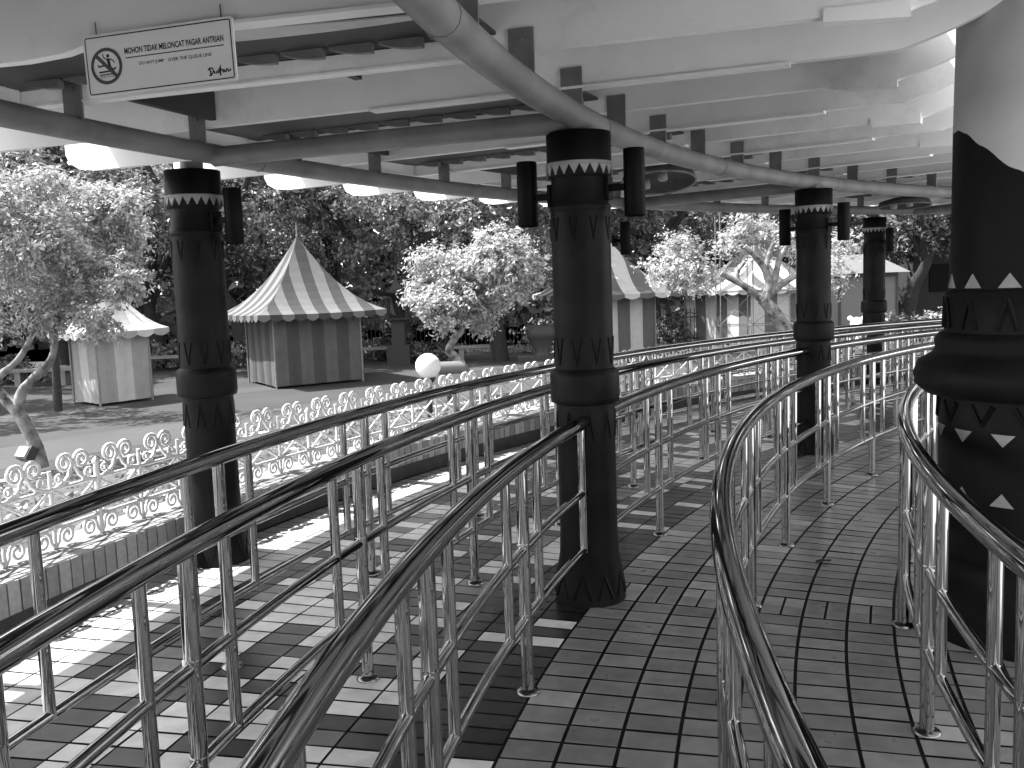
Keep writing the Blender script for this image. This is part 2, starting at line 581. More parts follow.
pp = MB(); pp.tube([(FR, 0, 0), (FR, 0, .43)], .017, 8); pp.lathe([(.0, .42), (.024, .435), (.024, .45), (.0, .478)], 8, (FR, 0, 0))
post_me = pp.mesh('fence_post', M['iron'])
for k in range(13):
    a = R(192.5 - k * NM * stepdeg)
    for nm, me_ in (('fence_panel', panel_me), ('fence_post', post_me)):
        o = bpy.data.objects.new(nm, me_); col.objects.link(o)
        o.parent = sf; o.rotation_euler = (0, 0, a)

# ================================================================== pavilion roof
RAFT = [159.1 + 3.75 * k for k in range(-19, 10)]
ZB, ZT = 2.71, 2.98
roof = empty('pavilion_roof', (CX, CY, 2.5))
tag(roof, 'ring roof of white rafters and curved grey pipes over the queue', 'roof')
def rmap(t):
    ct, st = math.cos(R(t)), math.sin(R(t))
    def f(u, v, w_):
        return (u * ct - w_ * st, u * st + w_ * ct, v - 2.5)
    return f
def curve_tail(r_in=10.62):
    out = []
    for i in range(9):
        a = i / 8
        out.append((10.36 + .48 * a, 2.945 - .235 * (a ** .55)))
    return out
deep0 = [(10.36, ZT)] + curve_tail() + [(13.55, ZB), (13.75, ZB - .012), (13.92, ZB - .05), (14.1, ZB - .062), (15.3, ZB - .062), (16.55, ZB - .05), (16.74, ZB - .02), (16.80, ZB + .05), (16.84, ZB + .14), (16.84, ZT)]
deep = [(10.36, ZT)] + curve_tail() + [(13.55, ZB), (16.55, ZB), (16.70, ZB + .02), (16.80, ZB + .07), (16.84, ZB + .14), (16.84, ZT)]
slim = [(10.36, ZT)] + curve_tail() + [(12.55, ZB), (12.8, ZB), (15.04, ZB), (16.55, ZB), (16.70, ZB + .02), (16.80, ZB + .07), (16.84, ZB + .14), (16.84, ZT), (15.3, ZT), (15.05, ZB + .07), (12.8, ZB + .07), (12.5, ZT)]
for i, t in enumerate(RAFT):
    k = i - 19
    f = rmap(t)
    b = MB(); b.prism((deep0 if t > 164 else deep) if k % 2 == 0 else slim, f, .055)
    ra_ = fixn(b.build('rafter', M['beam'], roof))
    if k % 2 == 0:
        # narrow bottom lip
        b = MB(); b.prism([(11.3, ZB - .014), (13.5, ZB - .014), (13.5, ZB - .001), (11.3, ZB - .001)], f, .085)
        fixn(b.build('bottom_lip', M['beam'], ra_))
    else:
        b = MB(); b.prism([(12.45, ZB - .012), (15.04, ZB - .012), (15.04, ZB - .001), (12.45, ZB - .001)], f, .075)
        fixn(b.build('bottom_lip', M['beam'], ra_))
        b = MB(); b.prism([(10.84, ZB - .035), (11.15, ZB - .02), (11.15, ZB + .03), (10.84, ZB + .03)], f, .075)
        fixn(b.build('splice_plate', M['beam'], ra_))
    for rr, mm in ((12.35, 'plate'), (14.65, 'plate')):
        b = MB()
        def fo(u, v, w_, f=f): return f(u, v, w_ + .034)
        b.prism([(rr - .055, ZB - .10), (rr + .055, ZB - .10), (rr + .055, ZB + .09), (rr - .055, ZB + .09)], fo, .012)
        # bolt head
        ct = [(rr + .014 * math.cos(q * PI / 3), ZB + .045 + .014 * math.sin(q * PI / 3)) for q in range(6)]
        b.prism(ct, lambda u, v, w_, f=f: f(u, v, w_ + .044), .012)
        fixn(b.build('bracket', M[mm], ra_))
# short purlins closing the open bays at the outer pipe
for i, t in enumerate(RAFT):
    if (i - 19) % 2 == 0:
        b = MB(); vs_ = []
        for q in range(5):
            tt = t - .13 - 3.49 * q / 4
            for (r_, z_) in ((14.97, ZB - .008), (15.02, ZB - .008), (15.02, ZB + .075), (14.97, ZB + .075)):
                vs_.append((r_ * math.cos(R(tt)), r_ * math.sin(R(tt)), z_ - 2.5))
        fs_ = [(q * 4 + j, q * 4 + (j + 1) % 4, q * 4 + 4 + (j + 1) % 4, q * 4 + 4 + j) for q in range(4) for j in range(4)] + [(0, 1, 2, 3), (19, 18, 17, 16)]
        b.add(vs_, fs_); fixn(b.build('purlin', M['beam'], roof))
# ring pipes
def ring_pipe(r, z, rad):
    b = MB(); pts = []
    for i in range(131):
        t = 194 - 106 * i / 130
        pts.append((r * math.cos(R(t)), r * math.sin(R(t)), z - 2.5))
    b.tube(pts, rad, 14)
    # weld collars
    for t in range(190, 92, -11):
        q = [(r * math.cos(R(t + d)), r * math.sin(R(t + d)), z - 2.5) for d in (-.03, .03)]
        b.tube(q, rad + .004, 14)
    return b.build('ring_pipe', M['pipe'], roof)
ring_pipe(12.35, 2.575, .066)
ring_pipe(14.65, 2.575, .060)
for c in COLS:
    b = MB(); d = (math.cos(R(c)), math.sin(R(c)))
    b.tube([(12.38 * d[0], 12.38 * d[1], .055), (14.63 * d[0], 14.63 * d[1], .055)], .058, 12)
    b.build('tie_pipe', M['pipe'], roof)
# stepped roof sheet above the rafters
b = MB(); prof = []
r = 10.74; i = 0
while r < 16.25:
    prof += [(r, 3.0), (r + .13, 3.022), (r + .235, 3.03), (r + .27, 3.0)]
    r += .272
prof += [(16.46, 3.0)]
top = [(16.46, 3.12), (10.74, 3.12)]
full = prof + top
n = 110
vs2 = []
for i in range(n + 1):
    t = 194 - 106 * i / n
    for (r, z) in full: vs2.append((r * math.cos(R(t)), r * math.sin(R(t)), z - 2.5))
kf = len(full); fs2 = []
for i in range(n):
    for j in range(kf):
        j2 = (j + 1) % kf
        fs2.append((i * kf + j, i * kf + j2, (i + 1) * kf + j2, (i + 1) * kf + j))
b.add(vs2, fs2)
fixn(b.build('roof_sheet', M['deck'], roof))
# dark ceiling panels, their rippled edge and the blocking boards of the bays
def arc_plate(name, m_, r0, r1, ta, tb, z0, z1, par):
    b = MB(); vs_ = []
    for q in range(5):
        tt = ta + (tb - ta) * q / 4
        for (r_, z_) in ((r0, z0), (r1, z0), (r1, z1), (r0, z1)):
            vs_.append((r_ * math.cos(R(tt)), r_ * math.sin(R(tt)), z_ - 2.5))
    fs_ = [(q * 4 + j, q * 4 + (j + 1) % 4, q * 4 + 4 + (j + 1) % 4, q * 4 + 4 + j) for q in range(4) for j in range(4)] + [(0, 1, 2, 3), (19, 18, 17, 16)]
    b.add(vs_, fs_); return fixn(b.build(name, m_, par))
for i, t in enumerate(RAFT):
    if (i - 19) % 2 == 0:
        pn = arc_plate('ceiling_panel', M['deck'], 12.46, 14.95, t - .14, t - 3.60, ZB + .075, ZB + .09, roof)
        b = MB()
        for q in range(10):
            r0 = 12.52 + q * .232
            for (dr, wd, hh, off, mi) in ((0.0, .20, .042, .55, 0), (.07, .12, .030, .37, 1)):
                vs_ = []
                for k_ in range(7):
                    s_ = k_ / 6; rr = r0 + dr + wd * s_; hz = hh * (1 - (s_ * .9) ** 2.5)
                    for tt in (t - 3.62 + off, t - 3.62 + off - .16):
                        vs_ += [(rr * math.cos(R(tt)), rr * math.sin(R(tt)), ZB + .074 - 2.5), (rr * math.cos(R(tt)), rr * math.sin(R(tt)), ZB + .074 - hz - 2.5)]
                fs_ = []
                for k_ in range(6):
                    a_ = k_ * 4; c_ = a_ + 4
                    fs_ += [(a_, c_, c_ + 1, a_ + 1), (a_ + 2, a_ + 3, c_ + 3, c_ + 2), (a_ + 1, c_ + 1, c_ + 3, a_ + 3), (a_, a_ + 2, c_ + 2, c_)]
                fs_ += [(0, 1, 3, 2), (24, 26, 27, 25)]
                b.add(vs_, fs_, mi)
        fixn(b.build('rippled_edge', [M['plate'], M['beam']], pn))
    else:
        for rr in (14.50, 13.25):
            arc_plate('blocking_board', M['deck'], rr, rr + .04, t - .16, t - 3.56 if rr > 14 else t - 1.3, ZB + .03, ZT - .01, roof)
arc_plate('shade_plate', M['deck'], 9.3, 10.735, 165.0, 157.4, 3.0, 3.12, roof)  # extra plate added to keep sun and sky light off the carved column
# pale painted tails on the underside, one per open bay
for i, t in enumerate(RAFT):
    if (i - 19) % 2 == 0 and 120 < t < 180:
        b = MB(); pts_u = []; pts_l = []
        for q in range(15):
            k = q / 14
            rr = 13.62 - 1.1 * k
            wd = .085 * (1 - k) ** .8 * min(1, (k * 9) ** .5) + .012
            cc = t - 1.55 - .25 * math.sin(k * 2.2)
            pts_u.append((rr, cc + wd / rr / R(1))); pts_l.append((rr, cc - wd / rr / R(1)))
        poly = pts_u + pts_l[::-1]
        b.prism(poly, lambda u, v, w_: (u * math.cos(R(v)), u * math.sin(R(v)), .281 + w_), .006)
        fixn(b.build('painted_scroll', M['decor'], roof))
# round dishes hanging under the rafters
def dish(p, label, tilt=-4):
    e = empty('ceiling_dish', p); e.rotation_euler = (R(tilt), 0, 0)
    tag(e, label, 'ceiling light', 'round dishes under the pavilion roof')
    b = MB(); b.lathe([(.0, .10), (.20, .10), (.31, .07), (.34, .0), (.325, .0), (.29, .05), (.0, .06)], 36)
    b.build('dish_pan', M['plinth'], e)
    b = MB()
    pts = [(.335 * math.cos(a * PI / 20), .335 * math.sin(a * PI / 20), 0) for a in range(41)]
    b.tube(pts, .011, 6, caps=False); b.build('rim', M['pipe'], e)
    for dx, dy in ((.02, -.12), (-.1, .1)):
        b = MB(); b.lathe([(0, -.02), (.035, -.02), (.045, -.005), (.04, .06), (0, .06)], 16, (dx, dy, .0)); b.build('spot_head', M['tooth'], e)
    b = MB(); b.tube([(0, 0, .1), (0, 0, .4)], .02, 8); b.build('hanger', M['relief'], e)
dish(pol(13.25, 142.6, 2.58), 'round dark ceiling dish just right of the nearest column with lamps', -12)
dish(pol(13.85, 118.3, 2.56), 'small far round ceiling dish beside the farthest column')

# ================================================================== columns
def chevrons(b, r_at, z0, z1, n, half, up=True, wd=.011, ph=0.0, ins=.004):
    """raised V strokes round a shaft"""
    for k in range(n):
        a0 = 2 * PI * (k + ph) / n
        for sg in (-1, 1):
            pts = []
            for q in range(6):
                s_ = q / 5
                z = z0 + (z1 - z0) * s_
                a = a0 + sg * half * (1 - s_ if up else s_)
                rr = r_at(z) + ins
                pts.append((rr * math.cos(a), rr * math.sin(a), z))
            b.tube(pts, wd, 5, smooth=False)
def teeth(b, r, z0, z1, n, up, frac=1.0, ph=0.0, dr=.004):
    for k in range(n):
        a0 = 2 * PI * (k + ph) / n
        hw = PI / n * frac
        zb, za = (z0, z1) if up else (z1, z0)
        vs = []
        for rr in (r + dr, r - .01):
            for a, z in ((a0 - hw, zb), (a0, zb), (a0 + hw, zb), (a0, za)):
                vs.append((rr * math.cos(a), rr * math.sin(a), z))
        b.add(vs, [(0, 1, 3), (1, 2, 3), (4, 7, 5), (5, 7, 6), (0, 3, 7, 4), (2, 6, 7, 3), (0, 4, 5, 1), (1, 5, 6, 2)])
def make_column():
    e = empty('column')
    prof = [(.0, .0), (.195, 0), (.19, .05), (.178, .17), (.162, .26), (.157, .40), (.157, 1.09)]
    b = MB(); b.lathe(prof[1:], 40); b.lathe([(.157, 1.27), (.157, 2.10)], 40)
    b.build('shaft', M['dark'], e)
    b = MB(); b.lathe([(.157, 1.085), (.182, 1.095), (.187, 1.12), (.187, 1.235), (.182, 1.258), (.160, 1.275)], 40); b.build('collar', M['dark'], e)
    b = MB(); b.lathe([(.157, 2.10), (.163, 2.115), (.163, 2.13), (.152, 2.14), (.150, 2.275)], 40); b.build('neck', M['dark'], e)
    b = MB(); b.lathe([(.150, 2.272), (.166, 2.272), (.170, 2.30), (.170, 2.505), (.0, 2.512)], 40); b.build('drum', M['dark'], e)
    b = MB(); b.lathe([(.164, 2.335), (.176, 2.335), (.176, 2.352), (.164, 2.352)], 40)
    teeth(b, .172, 2.285, 2.337, 20, False)
    b.build('tooth_band', M['tooth'], e)
    b = MB()
    ra = lambda z: .157 + max(0, (.26 - z)) * .13
    chevrons(b, lambda z: .153, 1.95, 2.07, 9, .13, up=False, wd=.0055)
    chevrons(b, lambda z: .153, 1.30, 1.44, 9, .17, up=False, wd=.006)
    chevrons(b, lambda z: .153, .90, 1.05, 9, .17, up=True, wd=.006, ph=.5)
    chevrons(b, ra, .04, .17, 9, .24, up=True, wd=.010)
    b.build('relief', M['relief'], e)
    b = MB(); b.tube([(0, 0, 2.50), (0, 0, 2.56)], .07, 16); b.build('pipe_stub', M['pipe'], e)
    return e
c0 = make_column()
col_spots = [(12.38, 158.35, 'nearest dark round column with two cylinder lamps'),
             (14.92, 158.25, 'dark column at left with one lamp before the scroll fence'),
             (12.35, 136.8, 'dark column right of middle where the pale railing curves past'),
             (14.60, 139.0, 'dark column hidden behind the nearest column'),
             (15.10, 115.0, 'farthest slim dark column beside the white figure')]
for i, (r, t, lb) in enumerate(col_spots):
    o = c0 if i == 0 else copy_tree(c0)
    o.location = pol(r, t, 0.0); o.rotation_euler = (0, 0, R(t * 3.1 + i * 37))
    tag(o, lb, 'column', 'dark round columns of the pavilion')

# big inner column
bc = empty('carved_column', pol(10.2, 157.5, 0))
tag(bc, 'thick carved column at right edge with triangles and a bulging collar', 'column')
b = MB(); b.lathe([(.50, .0), (.50, .36), (.47, .40), (.435, .405), (.435, 1.15)], 56); b.build('lower_shaft', M['rlow'], bc)
b = MB(); b.lathe([(.43, 1.14), (.50, 1.15), (.545, 1.19), (.552, 1.24), (.53, 1.30), (.47, 1.335), (.455, 1.36), (.46, 1.40), (.44, 1.43), (.415, 1.44)], 56); b.build('collar', M['rlow'], bc)
b = MB(); b.lathe([(.415, 1.435), (.415, 1.625), (.398, 1.64)], 56)
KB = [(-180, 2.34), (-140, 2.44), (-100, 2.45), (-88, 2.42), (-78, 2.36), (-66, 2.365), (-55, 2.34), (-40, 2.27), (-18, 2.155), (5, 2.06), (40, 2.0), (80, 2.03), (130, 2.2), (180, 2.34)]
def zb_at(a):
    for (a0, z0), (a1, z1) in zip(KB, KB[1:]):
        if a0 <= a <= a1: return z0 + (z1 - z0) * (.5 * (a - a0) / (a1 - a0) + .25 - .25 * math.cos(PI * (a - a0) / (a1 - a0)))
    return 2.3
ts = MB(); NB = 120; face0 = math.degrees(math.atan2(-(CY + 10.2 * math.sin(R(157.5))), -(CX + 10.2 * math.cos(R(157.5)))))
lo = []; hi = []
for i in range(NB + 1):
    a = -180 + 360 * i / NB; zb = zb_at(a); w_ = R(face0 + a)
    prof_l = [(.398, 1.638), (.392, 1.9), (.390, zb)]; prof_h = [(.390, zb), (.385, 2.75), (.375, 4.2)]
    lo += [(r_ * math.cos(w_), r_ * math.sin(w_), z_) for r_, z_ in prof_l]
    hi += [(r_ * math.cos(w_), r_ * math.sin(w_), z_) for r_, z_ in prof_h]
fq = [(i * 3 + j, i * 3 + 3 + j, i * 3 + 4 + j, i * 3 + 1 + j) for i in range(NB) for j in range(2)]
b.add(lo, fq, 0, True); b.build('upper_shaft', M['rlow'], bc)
ts.add(hi, fq, 0, True); ts.build('pale_upper_shaft', M['rconc'], bc)  # paler tone above the wavy edge round the shaft
b = MB(); teeth(b, .397, 1.645, 1.71, 14, True, .55, .62); teeth(b, .435, .945, 1.0, 14, False, .52, .62); teeth(b, .435, .675, .735, 14, True, .52, .62)
b.build('triangle_inlay', M['tooth'], bc)
b = MB(); chevrons(b, lambda z: .412, 1.46, 1.60, 14, .10, True, .012, .62); chevrons(b, lambda z: .432, 1.03, 1.12, 14, .12, False, .012, .12)
b.build('relief', M['relief'], bc)

# lamps on the columns
def make_lamp():
    e = empty('column_lamp')
    b = MB(); b.lathe([(.0, .175), (.052, .172), (.055, .165), (.055, -.165), (.050, -.172), (.046, -.160), (.0, -.155)], 24)
    b.build('housing', M['black'], e)
    b = MB(); b.lathe([(.0, -.160), (.044, -.160), (.044, -.156), (.0, -.156)], 20); b.build('lens', M['lens'], e)
    b = MB(); b.box((-.085, 0, -.02), .10, .035, .035); b.box((-.135, 0, -.02), .016, .09, .12)
    b.build('bracket', M['black'], e)
    return e
l0 = make_lamp()
lamp_spots = [(12.38 - .295, 158.35, 180, 2.235, 'black cylinder lamp on the right side of the nearest column'),
              (12.38 + .295, 158.35, 0, 2.21, 'black cylinder lamp on the left side of the nearest column'),
              (14.92 - .295, 158.25, 180, 2.21, 'black cylinder lamp on the column at left'),
              (12.35 - .29, 136.8, 180, 2.19, 'black cylinder lamp on the right of the column right of middle'),
              (12.35 + .29, 136.8, 0, 2.17, 'black cylinder lamp on the left of the column right of middle'),
              (14.60 - .30, 138.1, 180, 2.16, 'black cylinder lamp peeping out behind the nearest column'),
              (15.10 - .29, 115.0, 180, 2.16, 'black cylinder lamp on the farthest slim column')]
for i, (r, t, fl, z, lb) in enumerate(lamp_spots):
    o = l0 if i == 0 else copy_tree(l0)
    o.location = pol(r, t, z); o.rotation_euler = (0, 0, R(t + fl))
    tag(o, lb, 'lamp', 'cylinder lamps on the columns')

# ================================================================== queue railings
ZTOP, ZMID, ZLOW = 1.0, .63, .325
def railing(r, spans, label, post_off=0.0, gaps=()):
    e = empty('queue_railing', (CX, CY, 0))
    tag(e, label, 'railing', 'polished steel queue railings')
    lp = lambda t, z, dr=0: ((r + dr) * math.cos(R(t)), (r + dr) * math.sin(R(t)), z)
    def arc(t0, t1, z, rad, nm, ns):
        n = max(2, int(abs(t1 - t0) / .9))
        b = MB(); b.tube([lp(t0 + (t1 - t0) * i / n, z) for i in range(n + 1)], rad, ns, lines=.005)
        return b.build(nm, M['steel'], e)
    for (t0, t1) in spans:
        arc(t0, t1, ZTOP, .037, 'top_rail', 26)
        for z, nm in ((ZMID, 'middle_rail'), (ZLOW, 'lower_rail')): arc(t0, t1, z, .0195, nm, 16)
    ok = lambda t: any(min(s) - .05 <= t <= max(s) + .05 for s in spans)
    for k in range(-12, 6):
        t = 164.1 + 5.9 * k + post_off
        jt = rng.uniform(-.08, .08)
        t += jt
        if ok(t):
            lean = rng.uniform(-.05, .05)
            b = MB(); b.tube([lp(t, 0.004), lp(t + lean, ZTOP - .028)], .0265, 20, lines=.009)
            po = b.build('post', M['steel'], e)
            b = MB(); c = lp(t, 0.004)
            b.lathe([(.052, 0), (.052, .006), (.044, .014), (.03, .018), (.024, .022)], 20, c)
            b.build('base_flange', M['flange'], po)
            for z in (ZMID, ZLOW):
                b = MB(); b.tube([lp(t, z - .024), lp(t, z + .024)], .0280, 14)
                b.build('weld_sleeve', M['steel'], po)
        for s_ in (-1, 1):
            tt = t + s_ * (.245 / r) / R(1)
            if ok(tt):
                b = MB(); b.tube([lp(tt, ZLOW - .012), lp(tt, ZTOP - .028)], .0205, 18, lines=.009)
                b.build('baluster', M['steel'], e)
    return e
railing(RAILS['A'], [(192, 92)], 'outermost steel queue railing, nearest the white scroll fence')
railing(RAILS['B'], [(192, 92)], 'second steel queue railing from the scroll fence')
railing(RAILS['C'], [(192, 158.95), (157.75, 137.5), (136.1, 92)], 'steel queue railing that runs into the nearest dark column')
railing(RAILS['D'], [(192, 92)], 'steel queue railing curving up from the bottom right of middle', -.25)
railing(RAILS['E'], [(192, 92)], 'innermost steel queue railing passing the thick carved column', .2)

# ================================================================== sign
def make_sign():
    SW, SH = .612, .222
    a = R(166.85)
    # u points inward (to the right in the photo), v up, normal towards the queue
    U = Vector((-math.cos(a), -math.sin(a), 0)); V = Vector((0, 0, 1)); N = Vector((-math.sin(a), math.cos(a), 0))
    tilt = R(1.6)
    U2 = U * math.cos(tilt) + V * math.sin(tilt); V2 = V * math.cos(tilt) - U * math.sin(tilt)
    org = pol(13.80, 166.6) + N * .052; org.z = 2.482
    e = empty('notice_sign', org)
    tag(e, 'white queue notice sign with no-jumping symbol hanging under a rafter', 'sign')
    P = lambda u, v, w_=0: U2 * u + V2 * v + N * w_
    def rr_poly(x0, y0, x1, y1, rad):
        out = []
        for (cx_, cy_, a0) in ((x1 - rad, y1 - rad, 0), (x0 + rad, y1 - rad, 90), (x0 + rad, y0 + rad, 180), (x1 - rad, y0 + rad, 270)):
            for q in range(5):
                an = R(a0 + q * 22.5); out.append((cx_ + rad * math.cos(an), cy_ + rad * math.sin(an)))
        return out
    b = MB(); b.prism(rr_poly(0, 0, SW, SH, .010), P, .008); fixn(b.build('board', M['sign'], e))
    Z = .0046
    def ribbon(b, pts, wd, z=Z):
        n = len(pts); L = []; Rr = []
        for i in range(n):
            p0 = Vector((pts[max(0, i - 1)][0], pts[max(0, i - 1)][1]))
            p1 = Vector((pts[min(n - 1, i + 1)][0], pts[min(n - 1, i + 1)][1]))
            d = (p1 - p0)
            if d.length < 1e-9: d = Vector((1, 0))
            d.normalize(); nn = Vector((-d.y, d.x)) * wd * .5
            c = Vector(pts[i][:2]); L.append(c + nn); Rr.append(c - nn)
        vs = [P(q.x, q.y, z) for q in L] + [P(q.x, q.y, z) for q in Rr]
        b.add(vs, [(n + i, n + i + 1, i + 1, i) for i in range(n - 1)])
    def fill(b, pts, z=Z):
        b.add([P(u, v, z) for u, v in pts], [tuple(range(len(pts)))])
    b = MB(); fr = rr_poly(.010, .010, SW - .010, SH - .010, .007); ribbon(b, fr + [fr[0], fr[1]], .0042); b.build('border', M['ink'], e)
    # prohibition ring
    cc = (.091, .106); ro, ri = .0655, .0535
    b = MB()
    ring = [(cc[0] + (ro + ri) / 2 * math.cos(q * PI / 30), cc[1] + (ro + ri) / 2 * math.sin(q * PI / 30)) for q in range(62)]
    ribbon(b, ring, ro - ri, Z + .0012)
    d = (ro + ri) / 2 * .7071
    ribbon(b, [(cc[0] - d, cc[1] + d), (cc[0] + d, cc[1] - d)], .0135, Z + .0008)
    b.build('prohibition_ring', M['ring'], e)
    # figure leaping over a barrier
    b = MB()
    hd = (cc[0] + .008, cc[1] + .036)
    fill(b, [(hd[0] + .0065 * math.cos(q * PI / 6), hd[1] + .0065 * math.sin(q * PI / 6)) for q in range(12)])
    fill(b, [(cc[0] + .001, cc[1] + .027), (cc[0] + .014, cc[1] + .027), (cc[0] + .018, cc[1] - .004), (cc[0] + .008, cc[1] - .006)])
    ribbon(b, [(cc[0] + .002, cc[1] + .024), (cc[0] - .010, cc[1] + .032), (cc[0] - .013, cc[1] + .046)], .004)
    ribbon(b, [(cc[0] + .014, cc[1] + .025), (cc[0] + .028, cc[1] + .018), (cc[0] + .034, cc[1] + .008)], .004)
    ribbon(b, [(cc[0] + .010, cc[1] - .002), (cc[0] - .014, cc[1] + .003), (cc[0] - .034, cc[1] + .000), (cc[0] - .036, cc[1] + .008)], .006)
    ribbon(b, [(cc[0] + .014, cc[1] - .004), (cc[0] + .026, cc[1] - .014), (cc[0] + .038, cc[1] - .008)], .006)
    ribbon(b, [(cc[0] - .034, cc[1] - .020), (cc[0] + .030, cc[1] - .018)], .006)
    ribbon(b, [(cc[0] - .032, cc[1] - .030), (cc[0] + .024, cc[1] - .029)], .004)
    for q in range(9):
        ribbon(b, [(cc[0] - .028 + q * .0065, cc[1] - .033), (cc[0] - .028 + q * .0065, cc[1] - .041)], .0018)
    b.build('pictogram', M['ink'], e)
    # text
    rot = Matrix((( U2.x, V2.x, N.x), (U2.y, V2.y, N.y), (U2.z, V2.z, N.z))).to_4x4()
    def text(s_, u0, u1, v0, hgt, bold):
        cu = bpy.data.curves.new('lettering', 'FONT'); cu.body = s_; cu.size = 1.0; cu.offset = bold; cu.resolution_u = 3
        to = bpy.data.objects.new('lettering_curve', cu); col.objects.link(to)
        bpy.context.view_layer.update()
        dg = bpy.context.evaluated_depsgraph_get()
        me_ = bpy.data.meshes.new_from_object(to.evaluated_get(dg))
        bpy.data.objects.remove(to)
        xs = [v.co.x for v in me_.vertices]; ys = [v.co.y for v in me_.vertices]
        x0, x1, y0, y1 = min(xs), max(xs), min(ys), max(ys)
        for v in me_.vertices:
            u = u0 + (v.co.x - x0) / (x1 - x0) * (u1 - u0); vv = v0 + (v.co.y - y0) / (y1 - y0) * hgt
            q = P(u, vv, Z); v.co = q
        me_.materials.clear(); me_.materials.append(M['ink'])
        o = bpy.data.objects.new('lettering', me_); col.objects.link(o); o.parent = e
    text('MOHON TIDAK MELONCAT PAGAR ANTRIAN', .170, .572, .139, .0225, .028)
    text('DO NOT JUMP', .226, .328, .092, .0140, .014)
    text('OVER THE QUEUE LINE', .345, .520, .092, .0140, .014)
    b = MB(); ribbon(b, [(.172, .126), (.572, .126)], .0036); b.build('rule', M['ink'], e)
    # brush script emblem
    b = MB()
    def sc_(pts, wd): ribbon(b, [(.500 + x * .088, .024 + y * .036) for x, y in pts], wd * 1.25)
    sc_([(0, .62), (.10, .80), (.22, .72), (.24, .40), (.14, .10), (.04, .06)], .0042)
    sc_([(.08, .72), (.12, .40), (.10, .08)], .0046)
    sc_([(.28, .50), (.29, .25), (.36, .20), (.42, .50), (.43, .22)], .0042)
    sc_([(.47, .20), (.52, .60), (.60, .98), (.56, .60), (.55, -.06)], .0046)
    sc_([(.46, .46), (.58, .52), (.68, .50)], .0038)
    sc_([(.72, .48), (.65, .34), (.70, .20), (.76, .46), (.77, .22)], .0042)
    sc_([(.82, .22), (.83, .50), (.90, .52), (.92, .26), (1.0, .32), (1.02, .5)], .0042)
    b.build('emblem', M['ink'], e)
    b = MB()
    for u in (.05, SW - .05):
        q0 = P(u, SH - .002, -.012); q1 = P(u, SH + .05, -.012)
        b.tube([q0, q1], .003, 6)
    b.build('hanger', M['plate'], e)
make_sign()

